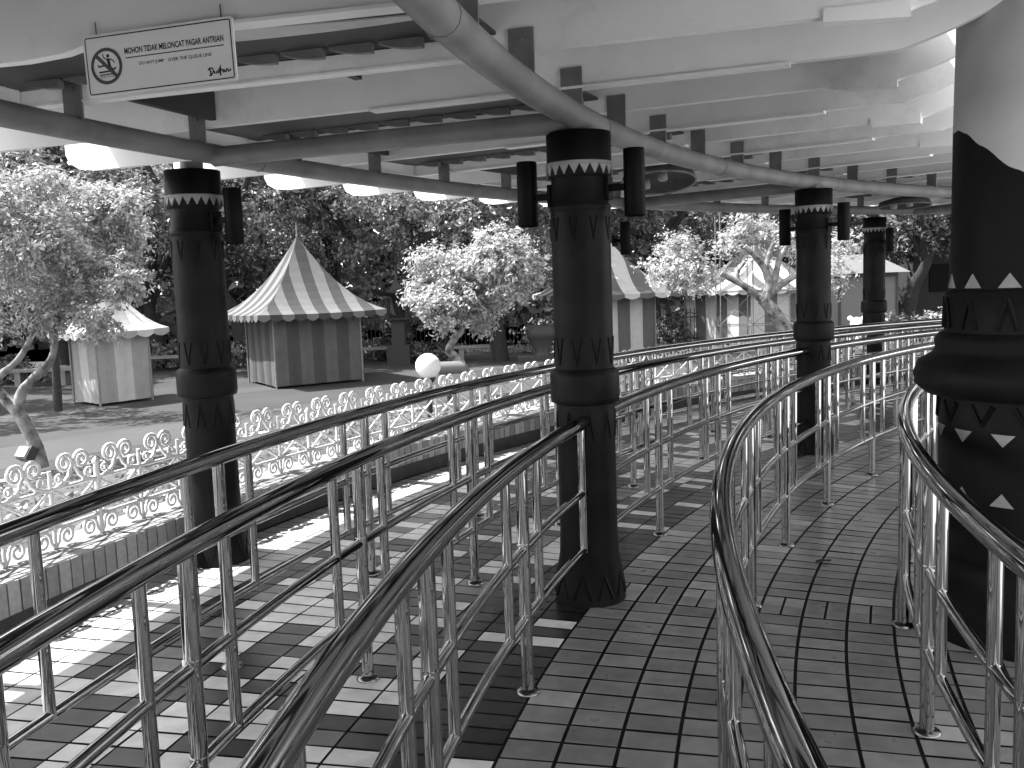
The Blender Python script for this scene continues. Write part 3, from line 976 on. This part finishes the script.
# ================================================================== tents
def make_tent(name, loc, rz, side, wall_h, apex_h, over, nst, label, pale=('stripe_l', 'stripe_d'), foot=.06, nroof=None, wall=None):
    e = empty(name, loc, rz)
    tag(e, label, 'tent', 'striped tents on the plaza')
    ms = [M[pale[0]], M[pale[1]]]
    hs = side / 2
    cor = [Vector((-hs, -hs, 0)), Vector((hs, -hs, 0)), Vector((hs, hs, 0)), Vector((-hs, hs, 0))]
    for k in range(4):
        a, c = cor[k], cor[(k + 1) % 4]
        nrm = (c - a).cross(Vector((0, 0, 1))).normalized()
        b = MB(); sub = 5; nn = nst * sub; vs = []; nz = 6
        for j in range(nz + 1):
            for i in range(nn + 1):
                s_ = i / nn
                wv = .018 * math.sin(s_ * nst * 2 * PI + 1.3 * k) * (1 - .5 * j / nz) + .02 * math.sin(s_ * 5 + k + j * .4)
                vs.append(a + (c - a) * s_ + nrm * wv + Vector((0, 0, foot + (wall_h - foot) * j / nz)))
        for j in range(nz):
            for i in range(nn):
                q = j * (nn + 1) + i
                b.add([vs[q], vs[q + 1], vs[q + nn + 2], vs[q + nn + 1]], [(0, 1, 2, 3)], (i // sub) % 2, True)
        b.build('side_curtain', [M[wall[0]], M[wall[1]]] if wall else ms, e)
        # leg
        b = MB(); b.tube([(a.x, a.y, 0), (a.x, a.y, wall_h)], .025, 8); b.build('leg', M['stone'], e)
    # concave pyramid roof
    ho = hs + over
    co4 = [Vector((-ho, -ho, 0)), Vector((ho, -ho, 0)), Vector((ho, ho, 0)), Vector((-ho, ho, 0))]
    b = MB(); vb = MB()
    NZ = 9
    for k in range(4):
        a, c = co4[k], co4[(k + 1) % 4]
        nn = nroof or nst + 2
        for i in range(nn):
            xa = -1 + 2 * i / nn; xb = -1 + 2 * (i + 1) / nn
            mid = (a + c) / 2; hd = (c - a) / 2
            for j in range(NZ):
                q = []
                for (x_, u) in ((xa, j), (xb, j), (xb, j + 1), (xa, j + 1)):
                    k2 = u / NZ; sc2 = 1 - k2
                    xx = max(-sc2, min(sc2, x_))
                    zz = wall_h - .04 + (apex_h - wall_h) * (0.30 * k2 + .70 * k2 ** 2.0)
                    p = mid * sc2 + hd * xx
                    q.append(Vector((p.x, p.y, zz - .03 * (1 - xx * xx / max(sc2 * sc2, 1e-6)) * sc2)))
                if (q[0] - q[1]).length < 1e-5 and (q[2] - q[3]).length < 1e-5: continue
                if (q[2] - q[3]).length < 1e-5: q = q[:3]
                elif (q[0] - q[1]).length < 1e-5: q = q[1:]
                b.add(q, [tuple(range(len(q)))], i % 2, False)
            # scalloped valance
            m0 = 7; prevt = None
            for q in range(m0):
                sA = (i + q / m0) / nn; sB = (i + (q + 1) / m0) / nn
                dA = .10 + .07 * math.sin(q / m0 * PI); dB = .10 + .07 * math.sin((q + 1) / m0 * PI)
                pA = a + (c - a) * sA; pB = a + (c - a) * sB
                zA = wall_h - .04 - .03 * math.sin(sA * PI); zB = wall_h - .04 - .03 * math.sin(sB * PI)
                vb.add([(pA.x * 1.002, pA.y * 1.002, zA), (pB.x * 1.002, pB.y * 1.002, zB), (pB.x * 1.004, pB.y * 1.004, zB - dB), (pA.x * 1.004, pA.y * 1.004, zA - dA)], [(3, 2, 1, 0)], i % 2)
    rf = b.build('tent_roof', ms, e)
    bb = MB(); bb.lathe([(.03, apex_h - .05), (.015, apex_h + .1), (.03, apex_h + .14), (.0, apex_h + .36)], 8); bb.build('finial', M['stone'], rf)
    vb.build('valance', ms, e)
    return e
make_tent('striped_tent', (-5.45, 24.45, PZ), R(32), 2.3, 1.9, 3.85, .52, 7, 'dark striped tent with tall pointed roof and scalloped edge, left of middle', nroof=11, wall=('wall_l', 'wall_d'))
make_tent('striped_tent', (-9.25, 21.45, PZ), R(50), 1.25, 1.72, 2.95, .34, 3, 'small pale tent at far left behind the leafy tree', ('tentgrey', 'tentwhite'), nroof=5)
make_tent('striped_tent', (3.15, 30.6, PZ), R(12), 2.5, 2.0, 3.9, .72, 6, 'striped tent peeping out both sides of the nearest column', ('tentwhite', 'tent_mid'))
make_tent('striped_tent', (8.75, 33.2, PZ), R(27), 3.5, 1.95, 3.6, .4, 6, 'wide striped tent behind the pale pruned tree and scaffold', ('tentwhite', 'tent_mid'))

# ================================================================== trees
def crown_mesh(name, clumps, m_, leaf, seed, flat=.75):
    rg = random.Random(seed); random.seed(seed)
    b = MB()
    for (c, rad, n) in clumps:
        c = Vector(c)
        per = 16
        for i in range(max(1, n // per)):
            d = Vector((rg.gauss(0, 1), rg.gauss(0, 1), rg.gauss(0, 1)))
            if d.length < 1e-6: continue
            d.normalize()
            rr = rad * (rg.random() ** .40) * (1 + .3 * math.sin(d.x * 5 + seed) * math.sin(d.y * 4 + d.z * 6))
            p0 = c + Vector((d.x * rr, d.y * rr, d.z * rr * flat))
            # one spray: leaves along a short drooping twig
            tw = (d + Vector((rg.gauss(0, .6), rg.gauss(0, .6), rg.gauss(-.1, .4)))).normalized()
            ln = leaf * rg.uniform(3.0, 6.5)
            sp_ = leaf * rg.uniform(.6, 1.3)
            for q in range(per):
                k = q / per
                p = p0 + tw * ln * k + Vector((rg.gauss(0, sp_), rg.gauss(0, sp_), rg.gauss(0, sp_ * .6) - .25 * ln * k * k))
                nn = d * .5 + tw * .2 + Vector((rg.gauss(0, .55), rg.gauss(0, .55), .7 + rg.gauss(0, .4)))
                leaf_quad(b, p, nn, leaf * rg.uniform(.5, 1.25), rg.uniform(.34, .55))
    return b.mesh(name, m_)
def limb(b, pts, r0, r1, n=9, seed=0):
    rg = random.Random(seed)
    out = []; k = len(pts)
    P_ = [Vector(p) for p in pts]
    for i in range(k - 1):
        for q in range(4):
            s_ = q / 4
            p0 = P_[max(0, i - 1)]; p1 = P_[i]; p2 = P_[i + 1]; p3 = P_[min(k - 1, i + 2)]
            a = .5 * ((2 * p1) + (p2 - p0) * s_ + (2 * p0 - 5 * p1 + 4 * p2 - p3) * s_ ** 2 + (3 * p1 - p0 - 3 * p2 + p3) * s_ ** 3)
            out.append(a)
    out.append(P_[-1])
    rad = [(r0 + (r1 - r0) * i / (len(out) - 1)) * (1 + rg.uniform(-.08, .08)) for i in range(len(out))]
    b.tube(out, rad, n)
def tree(name, base, limbs, clumps, bark, leafm, leaf, seed, label, group=None, extra=None):
    e = empty(name, base); base = Vector(base)
    tag(e, label, 'tree', group)
    b = MB()
    for i, (pts, r0, r1) in enumerate(limbs):
        limb(b, [Vector(p) - base for p in pts], r0, r1, seed=seed + i)
    b.build('trunk', M[bark], e)
    me_ = crown_mesh('crown', [(Vector(c) - base, r, n) for c, r, n in clumps], M[leafm], leaf, seed)
    o = bpy.data.objects.new('crown', me_); col.objects.link(o); o.parent = e
    if extra:
        for j, (cl2, lm, lf) in enumerate(extra):
            me2 = crown_mesh('inner_foliage', [(Vector(c) - base, r, n) for c, r, n in cl2], M[lm], lf, seed + 50 + j)
            o = bpy.data.objects.new('inner_foliage', me2); col.objects.link(o); o.parent = e
    return e
# near left tree with leaning trunk
Y = 12.0
def jit(p, dy): return p + Vector((0, dy, 0))
lt_base = at(40, 463, Y)
clA = []
rg = random.Random(21)
for (px, py, rp, n) in [(20, 205, 34, 900), (70, 205, 36, 1100), (110, 205, 26, 700), (15, 250, 40, 1100), (65, 240, 36, 1300), (100, 235, 26, 900), (40, 285, 34, 1100), (85, 275, 30, 900), (120, 268, 22, 500),
                        (140, 285, 17, 320), (20, 320, 26, 500), (60, 310, 26, 600), (95, 322, 15, 260), (-20, 220, 45, 1200), (-30, 280, 40, 900), (112, 322, 10, 120), (62, 186, 20, 400), (112, 312, 9, 100)]:
    clA.append((jit(at(px, py, Y), rg.uniform(-.9, .9)), rp / 930 * Y * .97, int(n * 3.6)))
tree('leaning_tree', lt_base,
     [([at(42, 468, Y), at(33, 440, Y), at(18, 412, Y), at(2, 396, Y + .1), at(-14, 370, Y + .2), at(-10, 330, Y + .3), at(-20, 280, Y)], .105, .04),
      ([at(18, 412, Y), at(22, 392, Y), at(36, 376, Y), at(52, 358, Y), at(56, 325, Y), at(62, 285, Y), at(72, 240, Y)], .075, .02),
      ([at(2, 396, Y), at(-4, 380, Y - .2), at(18, 360, Y - .3), at(34, 330, Y - .3), at(42, 290, Y - .3)], .06, .02),
      ([at(56, 325, Y), at(78, 312, Y + .1), at(100, 300, Y + .2)], .035, .012)],
     clA, 'palebark', 'leafnear', .034, 31, 'leafy tree with mottled leaning forked trunk at far left', 'garden trees')
# slim straight tree behind it
Y2 = 18.5
tree('slim_tree', at(58, 410, Y2), [([at(58, 411, Y2), at(56, 370, Y2), at(52, 330, Y2), at(48, 290, Y2)], .09, .05)],
     [(at(40, 270, Y2), .8, 700), (at(65, 255, Y2), .9, 800), (at(100, 220, Y2), .8, 700)], 'bark', 'leafmid', .075, 33, 'slim straight trunk beside the small pale tent', 'garden trees')
# bright clipped tree in the middle
Y3 = 19.5
clB = []
for (px, py, rp, n) in [(430, 262, 21, 700), (420, 292, 16, 480), (455, 272, 26, 1000), (480, 262, 26, 1000), (505, 256, 27, 1100), (525, 268, 18, 600), (462, 298, 24, 900), (440, 302, 18, 600), (485, 300, 18, 600), (500, 242, 20, 600), (448, 315, 15, 420), (478, 318, 14, 380), (515, 285, 16, 400)]:
    clB.append((jit(at(px, py, Y3), rg.uniform(-.45, .45)), rp / 930 * Y3 * .98, int(n * 2.6)))
bz = at(470, 386, Y3)
tree('bright_tree', bz, [([at(474, 388, Y3), at(466, 372, Y3), at(456, 358, Y3), at(449, 350, Y3), at(455, 338, Y3), at(462, 328, Y3), at(458, 305, Y3)], .11, .06),
     ([at(462, 328, Y3), at(480, 308, Y3), at(500, 275, Y3)], .06, .02), ([at(458, 310, Y3), at(438, 292, Y3), at(428, 270, Y3)], .05, .02)],
     clB, 'palebark', 'leafpale', .052, 41, 'bright pale clipped tree with crooked white trunk left of the nearest column', 'garden trees')
# pruned pale tree at the right
Y4 = 23.0
clC = []
for (px, py, rp, n) in [(682, 262, 22, 700), (700, 268, 30, 1000), (690, 245, 20, 500), (745, 240, 22, 600), (775, 228, 20, 500), (790, 240, 20, 420), (840, 250, 24, 600), (855, 275, 18, 380), (760, 222, 22, 400)]:
    clC.append((jit(at(px, py, Y4), rg.uniform(.4, 2.2)), rp / 930 * Y4, int(n * 1.9)))
tree('pruned_tree', at(797, 364, Y4), [([at(798, 366, Y4), at(791, 345, Y4), at(784, 328, Y4), at(774, 312, Y4), at(763, 299, Y4)], .20, .15),
     ([at(765, 300, Y4), at(752, 291, Y4), at(738, 282, Y4), at(721, 273, Y4)], .12, .07),
     ([at(738, 283, Y4), at(738, 272, Y4), at(745, 262, Y4)], .06, .04),
     ([at(764, 301, Y4), at(769, 287, Y4), at(766, 272, Y4), at(757, 258, Y4), at(745, 246, Y4)], .12, .06),
     ([at(766, 272, Y4), at(768, 258, Y4), at(774, 243, Y4)], .08, .05),
     ([at(764, 299, Y4), at(777, 288, Y4), at(791, 278, Y4), at(806, 270, Y4)], .11, .06),
     ([at(772, 293, Y4), at(776, 274, Y4), at(780, 258, Y4), at(789, 244, Y4)], .10, .05)],
     clC, 'palebark', 'leafpale', .06, 43, 'pale pruned tree with thick bare branches before the wide striped tent', 'garden trees')

# big trees behind: three prototypes, copied
def big_proto(seed, w_, h_, trunk_h, lean, leafm, nleaf, leaf):
    rg = random.Random(seed)
    cl = []
    for i in range(26):
        a = rg.uniform(0, 2 * PI); q = rg.random() ** .5
        z = trunk_h + (h_ - trunk_h) * rg.random()
        k = math.sin(min(1, max(.12, (z - trunk_h) / (h_ - trunk_h))) * PI * .85 + .25)
        c = (math.cos(a) * q * w_ * max(.35, k), math.sin(a) * q * w_ * max(.35, k), z)
        cl.append((c, rg.uniform(.16, .27) * w_, nleaf // 26))
    cm = crown_mesh('crown', cl, M[leafm], leaf, seed, .7)
    b = MB()
    limb(b, [(0, 0, -.2), (lean * .3, .1, trunk_h * .5), (lean, .2, trunk_h), (lean * 1.3, 0, h_ * .75)], w_ * .075, w_ * .03, 10, seed)
    for i in range(6):
        a = rg.uniform(0, 2 * PI); l_ = w_ * rg.uniform(.5, .85); z0 = trunk_h * rg.uniform(.75, 1.1)
        limb(b, [(lean * .8, .15, z0), (lean + math.cos(a) * l_ * .5, math.sin(a) * l_ * .5, z0 + (h_ - z0) * .3), (lean + math.cos(a) * l_, math.sin(a) * l_, z0 + (h_ - z0) * .6)], w_ * .04, w_ * .012, 8, seed + i)
    return cm, b.mesh('trunk', M['bark'])
protos = [big_proto(101, 4.2, 11.0, 3.2, .9, 'leafdark', 30000, .095), big_proto(102, 3.6, 9.0, 2.4, -.7, 'leafmid', 28000, .09), big_proto(103, 4.6, 12.5, 3.6, .3, 'leafdark', 32000, .10)]
big_spots = [  # px of the trunk, depth, prototype, size, turn, label
    (-60, 27, 1, 1.0, 20, 'mid grey leafy tree partly cut by the left picture edge'),
    (60, 34, 2, 1.0, 60, 'tall dark tree behind the leaning leafy tree'),
    (158, 31, 1, .95, 100, 'lighter tree showing left of the left column'),
    (245, 30, 0, 1.0, 200, 'dark tree with leaning trunk just behind the pointed tent'),
    (330, 35, 2, 1.0, 10, 'tall dark tree above the right slope of the pointed tent'),
    (405, 31, 1, .95, 320, 'loose weeping tree left of the bright clipped tree'),
    (500, 29, 0, .9, 140, 'dark tree with straight trunk behind the bright clipped tree'),
    (565, 36, 2, 1.0, 250, 'tall dark tree hidden by the nearest column'),
    (655, 38, 0, 1.05, 80, 'dark tree above the tent right of the nearest column'),
    (735, 44, 1, 1.2, 30, 'lighter tall tree behind the wide striped tent'),
    (850, 42, 1, 1.15, 170, 'lighter tree between the two far columns'),
    (905, 36, 0, 1.0, 300, 'dark tree right of the farthest column'),
    (965, 40, 2, 1.0, 120, 'dark tall tree beside the thick carved column'),
    (1060, 38, 2, 1.1, 210, 'dark tree behind the thick carved column'),
    (-190, 30, 2, 1.0, 40, 'dark tree outside the left picture edge'),
    (-245, 19.5, 1, 1.0, 75, 'shade tree whose shadow dapples the plaza at far left'),
]
for (px, Yd, pi_, s_, rz, lb) in big_spots:
    p = at(px, 300, Yd); p.z = PZ
    e = empty('shade_tree', p, R(rz)); e.scale = (s_, s_, s_)
    tag(e, lb, 'tree', 'big shade trees behind the plaza')
    for nm, me_ in (('crown', protos[pi_][0]), ('trunk', protos[pi_][1])):
        o = bpy.data.objects.new(nm, me_); col.objects.link(o); o.parent = e
# far wood behind everything, reads as one mass
b = MB(); rg = random.Random(77); random.seed(77)
for i in range(42000):
    a = rg.uniform(R(40), R(150)); d = rg.uniform(50, 58)
    top_ = 13 + 3 * math.sin(a * 9) + 2 * math.sin(a * 23)
    z = PZ + rg.random() ** .9 * top_
    leaf_quad(b, Vector((d * math.cos(a), d * math.sin(a), z)), (rg.gauss(0, .6) - .3 * math.cos(a), rg.gauss(0, .6) - .5 * math.sin(a), .6), rg.uniform(.3, .55), .6)
fw_ = b.build('woods', M['leafdark'])
struct(fw_, 'stuff'); fw_['label'] = 'dense dark far wood closing the view behind the trees'; fw_['category'] = 'woods'

# undergrowth shrubs along the back
def shrub(p, rad, seed, leafm, label):
    e = empty('shrub', p); tag(e, label, 'shrub', 'shrubs along the dark iron fence')
    rg = random.Random(seed)
    cl = [((rg.uniform(-rad, rad), rg.uniform(-.4, .4) * rad, rad * rg.uniform(.35, .8)), rad * rg.uniform(.35, .55), 260) for _ in range(7)]
    o = bpy.data.objects.new('foliage', crown_mesh('foliage', cl, M[leafm], .08, seed)); col.objects.link(o); o.parent = e
    b = MB()
    for q in range(4): limb(b, [(rg.uniform(-.2, .2), 0, 0), (rg.uniform(-.4, .4) * rad, 0, rad * .4), (rg.uniform(-.7, .7) * rad, 0, rad * .8)], .02, .008, 6, q)
    b.build('stem', M['bark'], e)
sh = [(20, 27.5, .7, 'leafdark', 'dark shrub behind the leaning tree trunk'), (165, 30.5, .8, 'leafmid', 'shrub showing just left of the left column base'), (238, 30, .9, 'leafmid', 'shrub left of the dark pointed tent'),
      (380, 31, .8, 'leafdark', 'dark shrub right of the pointed tent'), (425, 29.5, .6, 'leafdark', 'low dark shrub behind the white globe lamp'), (545, 32, 1.0, 'leafmid', 'shrub left of the nearest column behind the fence'), (665, 34, 1.1, 'leafdark', 'dark shrub between two striped tents'),
      (685, 35, .9, 'leafmid', 'shrub touching the left wall of the wide tent'), (905, 31, .8, 'leafdark', 'dark shrub right of the farthest column'), (942, 29, .9, 'leafpale', 'bright shrub beside the thick carved column')]
for i, (px, Yd, rad, lm, lb) in enumerate(sh):
    p = at(px, 300, Yd); p.z = PZ
    shrub(p, rad, 200 + i, lm, lb)

# ================================================================== back of the plaza: dark fence, benches, lantern, booth
bf = empty('iron_fence', (-14, 31.5, PZ))
tag(bf, 'dark iron picket fence along the trees at the back of the plaza', 'fence')
b = MB(); L = 24.0; tilt = .09
for i in range(170):
    x = i * L / 170
    b.box((x, x * tilt, .62), .022, .022, 1.15)
    b.lathe([(.022, 1.19), (.0, 1.30)], 4, (x, x * tilt, 0))
    if i % 2 == 0:
        pts = [(x + (L / 170) * (1 - math.cos(q * PI / 6)), (x + (L / 170) * (1 - math.cos(q * PI / 6))) * tilt, 1.0 + .13 * math.sin(q * PI / 6)) for q in range(7)]
        b.tube(pts, .011, 4, caps=False)
b.build('pickets', M['darkiron'], bf)
for z in (.2, .95):
    b = MB(); b.tube([(0, 0, z), (L, L * tilt, z)], .022, 6); b.build('fence_rail', M['darkiron'], bf)
def bench(p, rz, label):
    e = empty('stone_bench', p, rz); tag(e, label, 'bench', 'stone benches by the iron fence')
    b = MB(); b.box((0, 0, .45), 1.7, .42, .08); b.build('seat', M['stone'], e)
    for s_ in (-1, 1):
        b = MB(); b.box((s_ * .6, 0, .205), .16, .34, .41); b.build('leg', M['stone'], e)
for px, Yd, lb in ((160, 29.5, 'stone bench left of the left column'), (478, 29.3, 'stone bench behind the bright clipped tree'), (370, 30, 'stone bench right of the dark pointed tent'), (35, 26, 'stone bench behind the leaning tree')):
    p = at(px, 300, Yd); p.z = PZ; bench(p, R(6), lb)
# pagoda lantern
p = at(397, 300, 29); p.z = PZ
e = empty('pagoda_lantern', p); tag(e, 'dark pagoda lantern with upturned roof right of the pointed tent', 'lantern')
b = MB(); b.box((0, 0, .3), .7, .7, .6); b.box((0, 0, 1.0), .4, .4, .8); b.build('pedestal', M['boothdark'], e)
b = MB()
for dx, dy in ((-.3, -.3), (.3, -.3), (.3, .3), (-.3, .3)): b.tube([(dx, dy, 1.4), (dx, dy, 2.05)], .04, 6)
b.box((0, 0, 1.42), .8, .8, .05); b.build('lantern_frame', M['darkiron'], e)
b = MB(); vs = []
ring_ = []
for j, (rr, z) in enumerate(((.95, 2.22), (.6, 2.12), (.28, 2.32), (.06, 2.62), (0.02, 2.95))):
    for k in range(16):
        a = 2 * PI * k / 16; sq = 1 / max(abs(math.cos(a)), abs(math.sin(a)))
        lift = .16 * (sq - 1) / .414 if j == 0 else 0
        vs.append((rr * math.cos(a) * sq * .75, rr * math.sin(a) * sq * .75, z + lift))
fs = [(j * 16 + k, j * 16 + (k + 1) % 16, (j + 1) * 16 + (k + 1) % 16, (j + 1) * 16 + k) for j in range(4) for k in range(16)]
b.add(vs, fs); b.build('lantern_roof', M['boothdark'], e)
# a dark block pedestal near it
p = at(540, 300, 28.5); p.z = PZ
e = empty('stone_urn', p); tag(e, 'dark stone urn on a stepped plinth left of the nearest column', 'urn')
b = MB(); b.box((0, 0, .08), 1.5, 1.0, .16); b.build('plinth', M['boothdark'], e)
b = MB(); b.lathe([(.3, .16), (.22, .3), (.42, .7), (.5, .95), (.4, 1.0), (.45, 1.08), (.0, 1.05)], 18); b.build('bowl', M['boothdark'], e)
# grey booth far right of the third column
p = at(850, 300, 33); p.z = PZ
e = empty('ticket_booth', p, R(-6)); tag(e, 'plain grey booth with panelled front between the two far columns', 'booth')
b = MB(); b.box((0, 0, 1.15), 2.6, 2.2, 2.3); b.build('body', M['booth'], e)
b = MB()
for x in (-1.27, -.62, .62, 1.27): b.box((x, -1.12, 1.15), .07, .05, 2.2)
b.box((0, -1.121, 2.2), 2.6, .05, .1); b.box((0, -1.121, .12), 2.6, .05, .16); b.build('front_frame', M['boothdark'], e)
b = MB()
b.add([(-1.6, -1.5, 2.3), (1.6, -1.5, 2.3), (1.6, 1.5, 2.3), (-1.6, 1.5, 2.3), (-.7, -.3, 2.95), (.7, -.3, 2.95), (.7, .3, 2.95), (-.7, .3, 2.95)],
      [(0, 1, 5, 4), (1, 2, 6, 5), (2, 3, 7, 6), (3, 0, 4, 7), (4, 5, 6, 7), (3, 2, 1, 0)]); b.build('roof', M['booth'], e)
# pavilion roofs far right
p = at(935, 300, 46); p.z = PZ
e = empty('garden_house', p, R(10)); tag(e, 'far house with pale hipped roof glimpsed right of the farthest column', 'house')
b = MB(); b.box((0, 0, 1.9), 5, 4, 3.8); b.build('wall', M['stripe_d'], e)
b = MB()
b.add([(-3.2, -2.7, 3.8), (3.2, -2.7, 3.8), (3.2, 2.7, 3.8), (-3.2, 2.7, 3.8), (-1.2, 0, 5.6), (1.2, 0, 5.6)], [(0, 1, 5, 4), (1, 2, 5), (2, 3, 4, 5), (3, 0, 4), (3, 2, 1, 0)]); b.build('roof', M['roofgrey'], e)
b = MB(); b.box((-1.2, -2.02, 1.9), 1.0, .06, 1.3); b.build('window', M['relief'], e)
# scaffold in front of the wide tent
p = at(760, 300, 27.5); p.z = PZ
e = empty('scaffold', p, R(-4)); tag(e, 'thin tubular scaffold frame standing before the wide striped tent', 'scaffold')
for x in (-1.15, -.2, 1.05):
    for y in (0, .9):
        b = MB(); b.tube([(x, y, 0), (x, y, 4.2 if x < 0 else 3.0)], .017, 6); b.build('upright', M['plate'], e)
b = MB()
for z in (.9, 1.9, 2.9):
    for y in (0, .9): b.tube([(-1.15, y, z), (1.05, y, z)], .013, 6)
    for x in (-1.15, -.2, 1.05): b.tube([(x, 0, z), (x, .9, z)], .012, 6)
b.build('ledger', M['plate'], e)
b = MB()
for (x0, x1) in ((-1.15, -.2), (-.2, 1.05)):
    for z in (0.0, .95, 1.9): 
        b.tube([(x0, -.03, z), (x1, -.03, z + .95)], .009, 5); b.tube([(x0, .03, z + .95), (x1, .03, z)], .009, 5)
b.build('cross_brace', M['plate'], e)
# white animal-like figure
p = at(857, 300, 26); p.z = PZ
e = empty('white_statue', p, R(-15)); e.scale = (.62, .62, .62); tag(e, 'white rounded animal statue with small ears by the farthest column', 'statue')
b = MB()
b.lathe([(.0, 0), (.34, .02), (.42, .3), (.40, .6), (.30, .88), (.16, 1.0), (.0, 1.02)], 24, (0, 0, .32))
def ball(b, c, r, sx=1, sz=1):
    b.lathe([(max(0.0, r * math.sin(PI * i / 10)) * sx, -r * math.cos(PI * i / 10) * sz) for i in range(11)], 16, c)
ball(b, (0, 0, 1.5), .30); ball(b, (0, -.24, 1.42), .13); 
for s_ in (-1, 1):
    ball(b, (s_ * .29, 0, 1.74), .12); ball(b, (s_ * .40, -.12, 1.0), .13, 1, 1.8)
b.build('body', M['globe'], e)
b = MB(); b.box((0, 0, .16), .95, .8, .32); b.build('plinth', M['stone'], e)
# globe lamp in the bed
gp = at(428, 366, 11.0)
e = empty('globe_lamp', (gp.x, gp.y, -.3)); tag(e, 'white globe garden lamp standing behind the scroll fence', 'garden lamp')
gz = gp.z + .3
b = MB(); ball(b, (0, 0, gz), .152); 
b.build('globe', M['globe'], e)
b = MB(); b.lathe([(.05, gz - .20), (.085, gz - .16), (.085, gz - .14), (.05, gz - .135)], 16); b.tube([(0, 0, 0), (0, 0, gz - .15)], .035, 10); b.build('post', M['darkiron'], e)
# pale log lying at the foot of the bright tree
p = at(448, 368, 18.6)
e = empty('drum_light', (p.x, p.y, PZ)); tag(e, 'pale horizontal drum on a stand just right of the globe lamp', 'drum')
b = MB(); hz_ = p.z - PZ
b.tube([(-.33, 0, hz_), (.33, .1, hz_)], .13, 14); b.build('drum', M['booth'], e)
b = MB(); b.tube([(0, 0, 0), (0, .03, hz_ - .1)], .05, 8); b.build('stand', M['boothdark'], e)
# flood light at the leaning tree
p = at(28, 466, 11.6); rr_ = math.hypot(p.x - CX, p.y - CY)
e = empty('flood_light', p, R(-30)); tag(e, 'small square flood light at the foot of the leaning tree', 'flood light')
b = MB(); b.box((0, 0, .16), .24, .12, .18, mx=Matrix.Rotation(R(-35), 4, 'X').to_3x3()); b.build('housing', M['boothdark'], e)
b = MB(); b.box((0, -.062, .195), .19, .012, .13, mx=Matrix.Rotation(R(-35), 4, 'X').to_3x3()); b.build('lens', M['globe'], e)
b = MB(); b.tube([(0, 0, -.12), (0, 0, .10)], .02, 6); b.build('stake', M['boothdark'], e)

# ================================================================== small litter on the floor
def scrap(name, p, s_, m_, label, cat, seed):
    rg = random.Random(seed); b = MB(); n = 9; vs = []
    for i in range(n):
        a = 2 * PI * i / n; r_ = s_ * rg.uniform(.5, 1.1)
        vs.append((r_ * math.cos(a), r_ * math.sin(a) * .7, rg.uniform(.004, .02)))
    vs.append((0, 0, s_ * .4)); 
    b.add(vs, [(i, (i + 1) % n, n) for i in range(n)] + [tuple(range(n))[::-1]])
    o = b.build(name, m_); o.location = p
    tag(o, label, cat)
scrap('paper_scrap', pol(10.47, 160.1, .008), .045, M['paper'], 'crumpled white scrap on the floor by the carved column', 'litter', 1)
scrap('dry_leaf', pol(11.25, 153.6, .006), .05, M['leafdry'], 'dark dry leaf on the tiles of the right lane', 'leaf', 2)
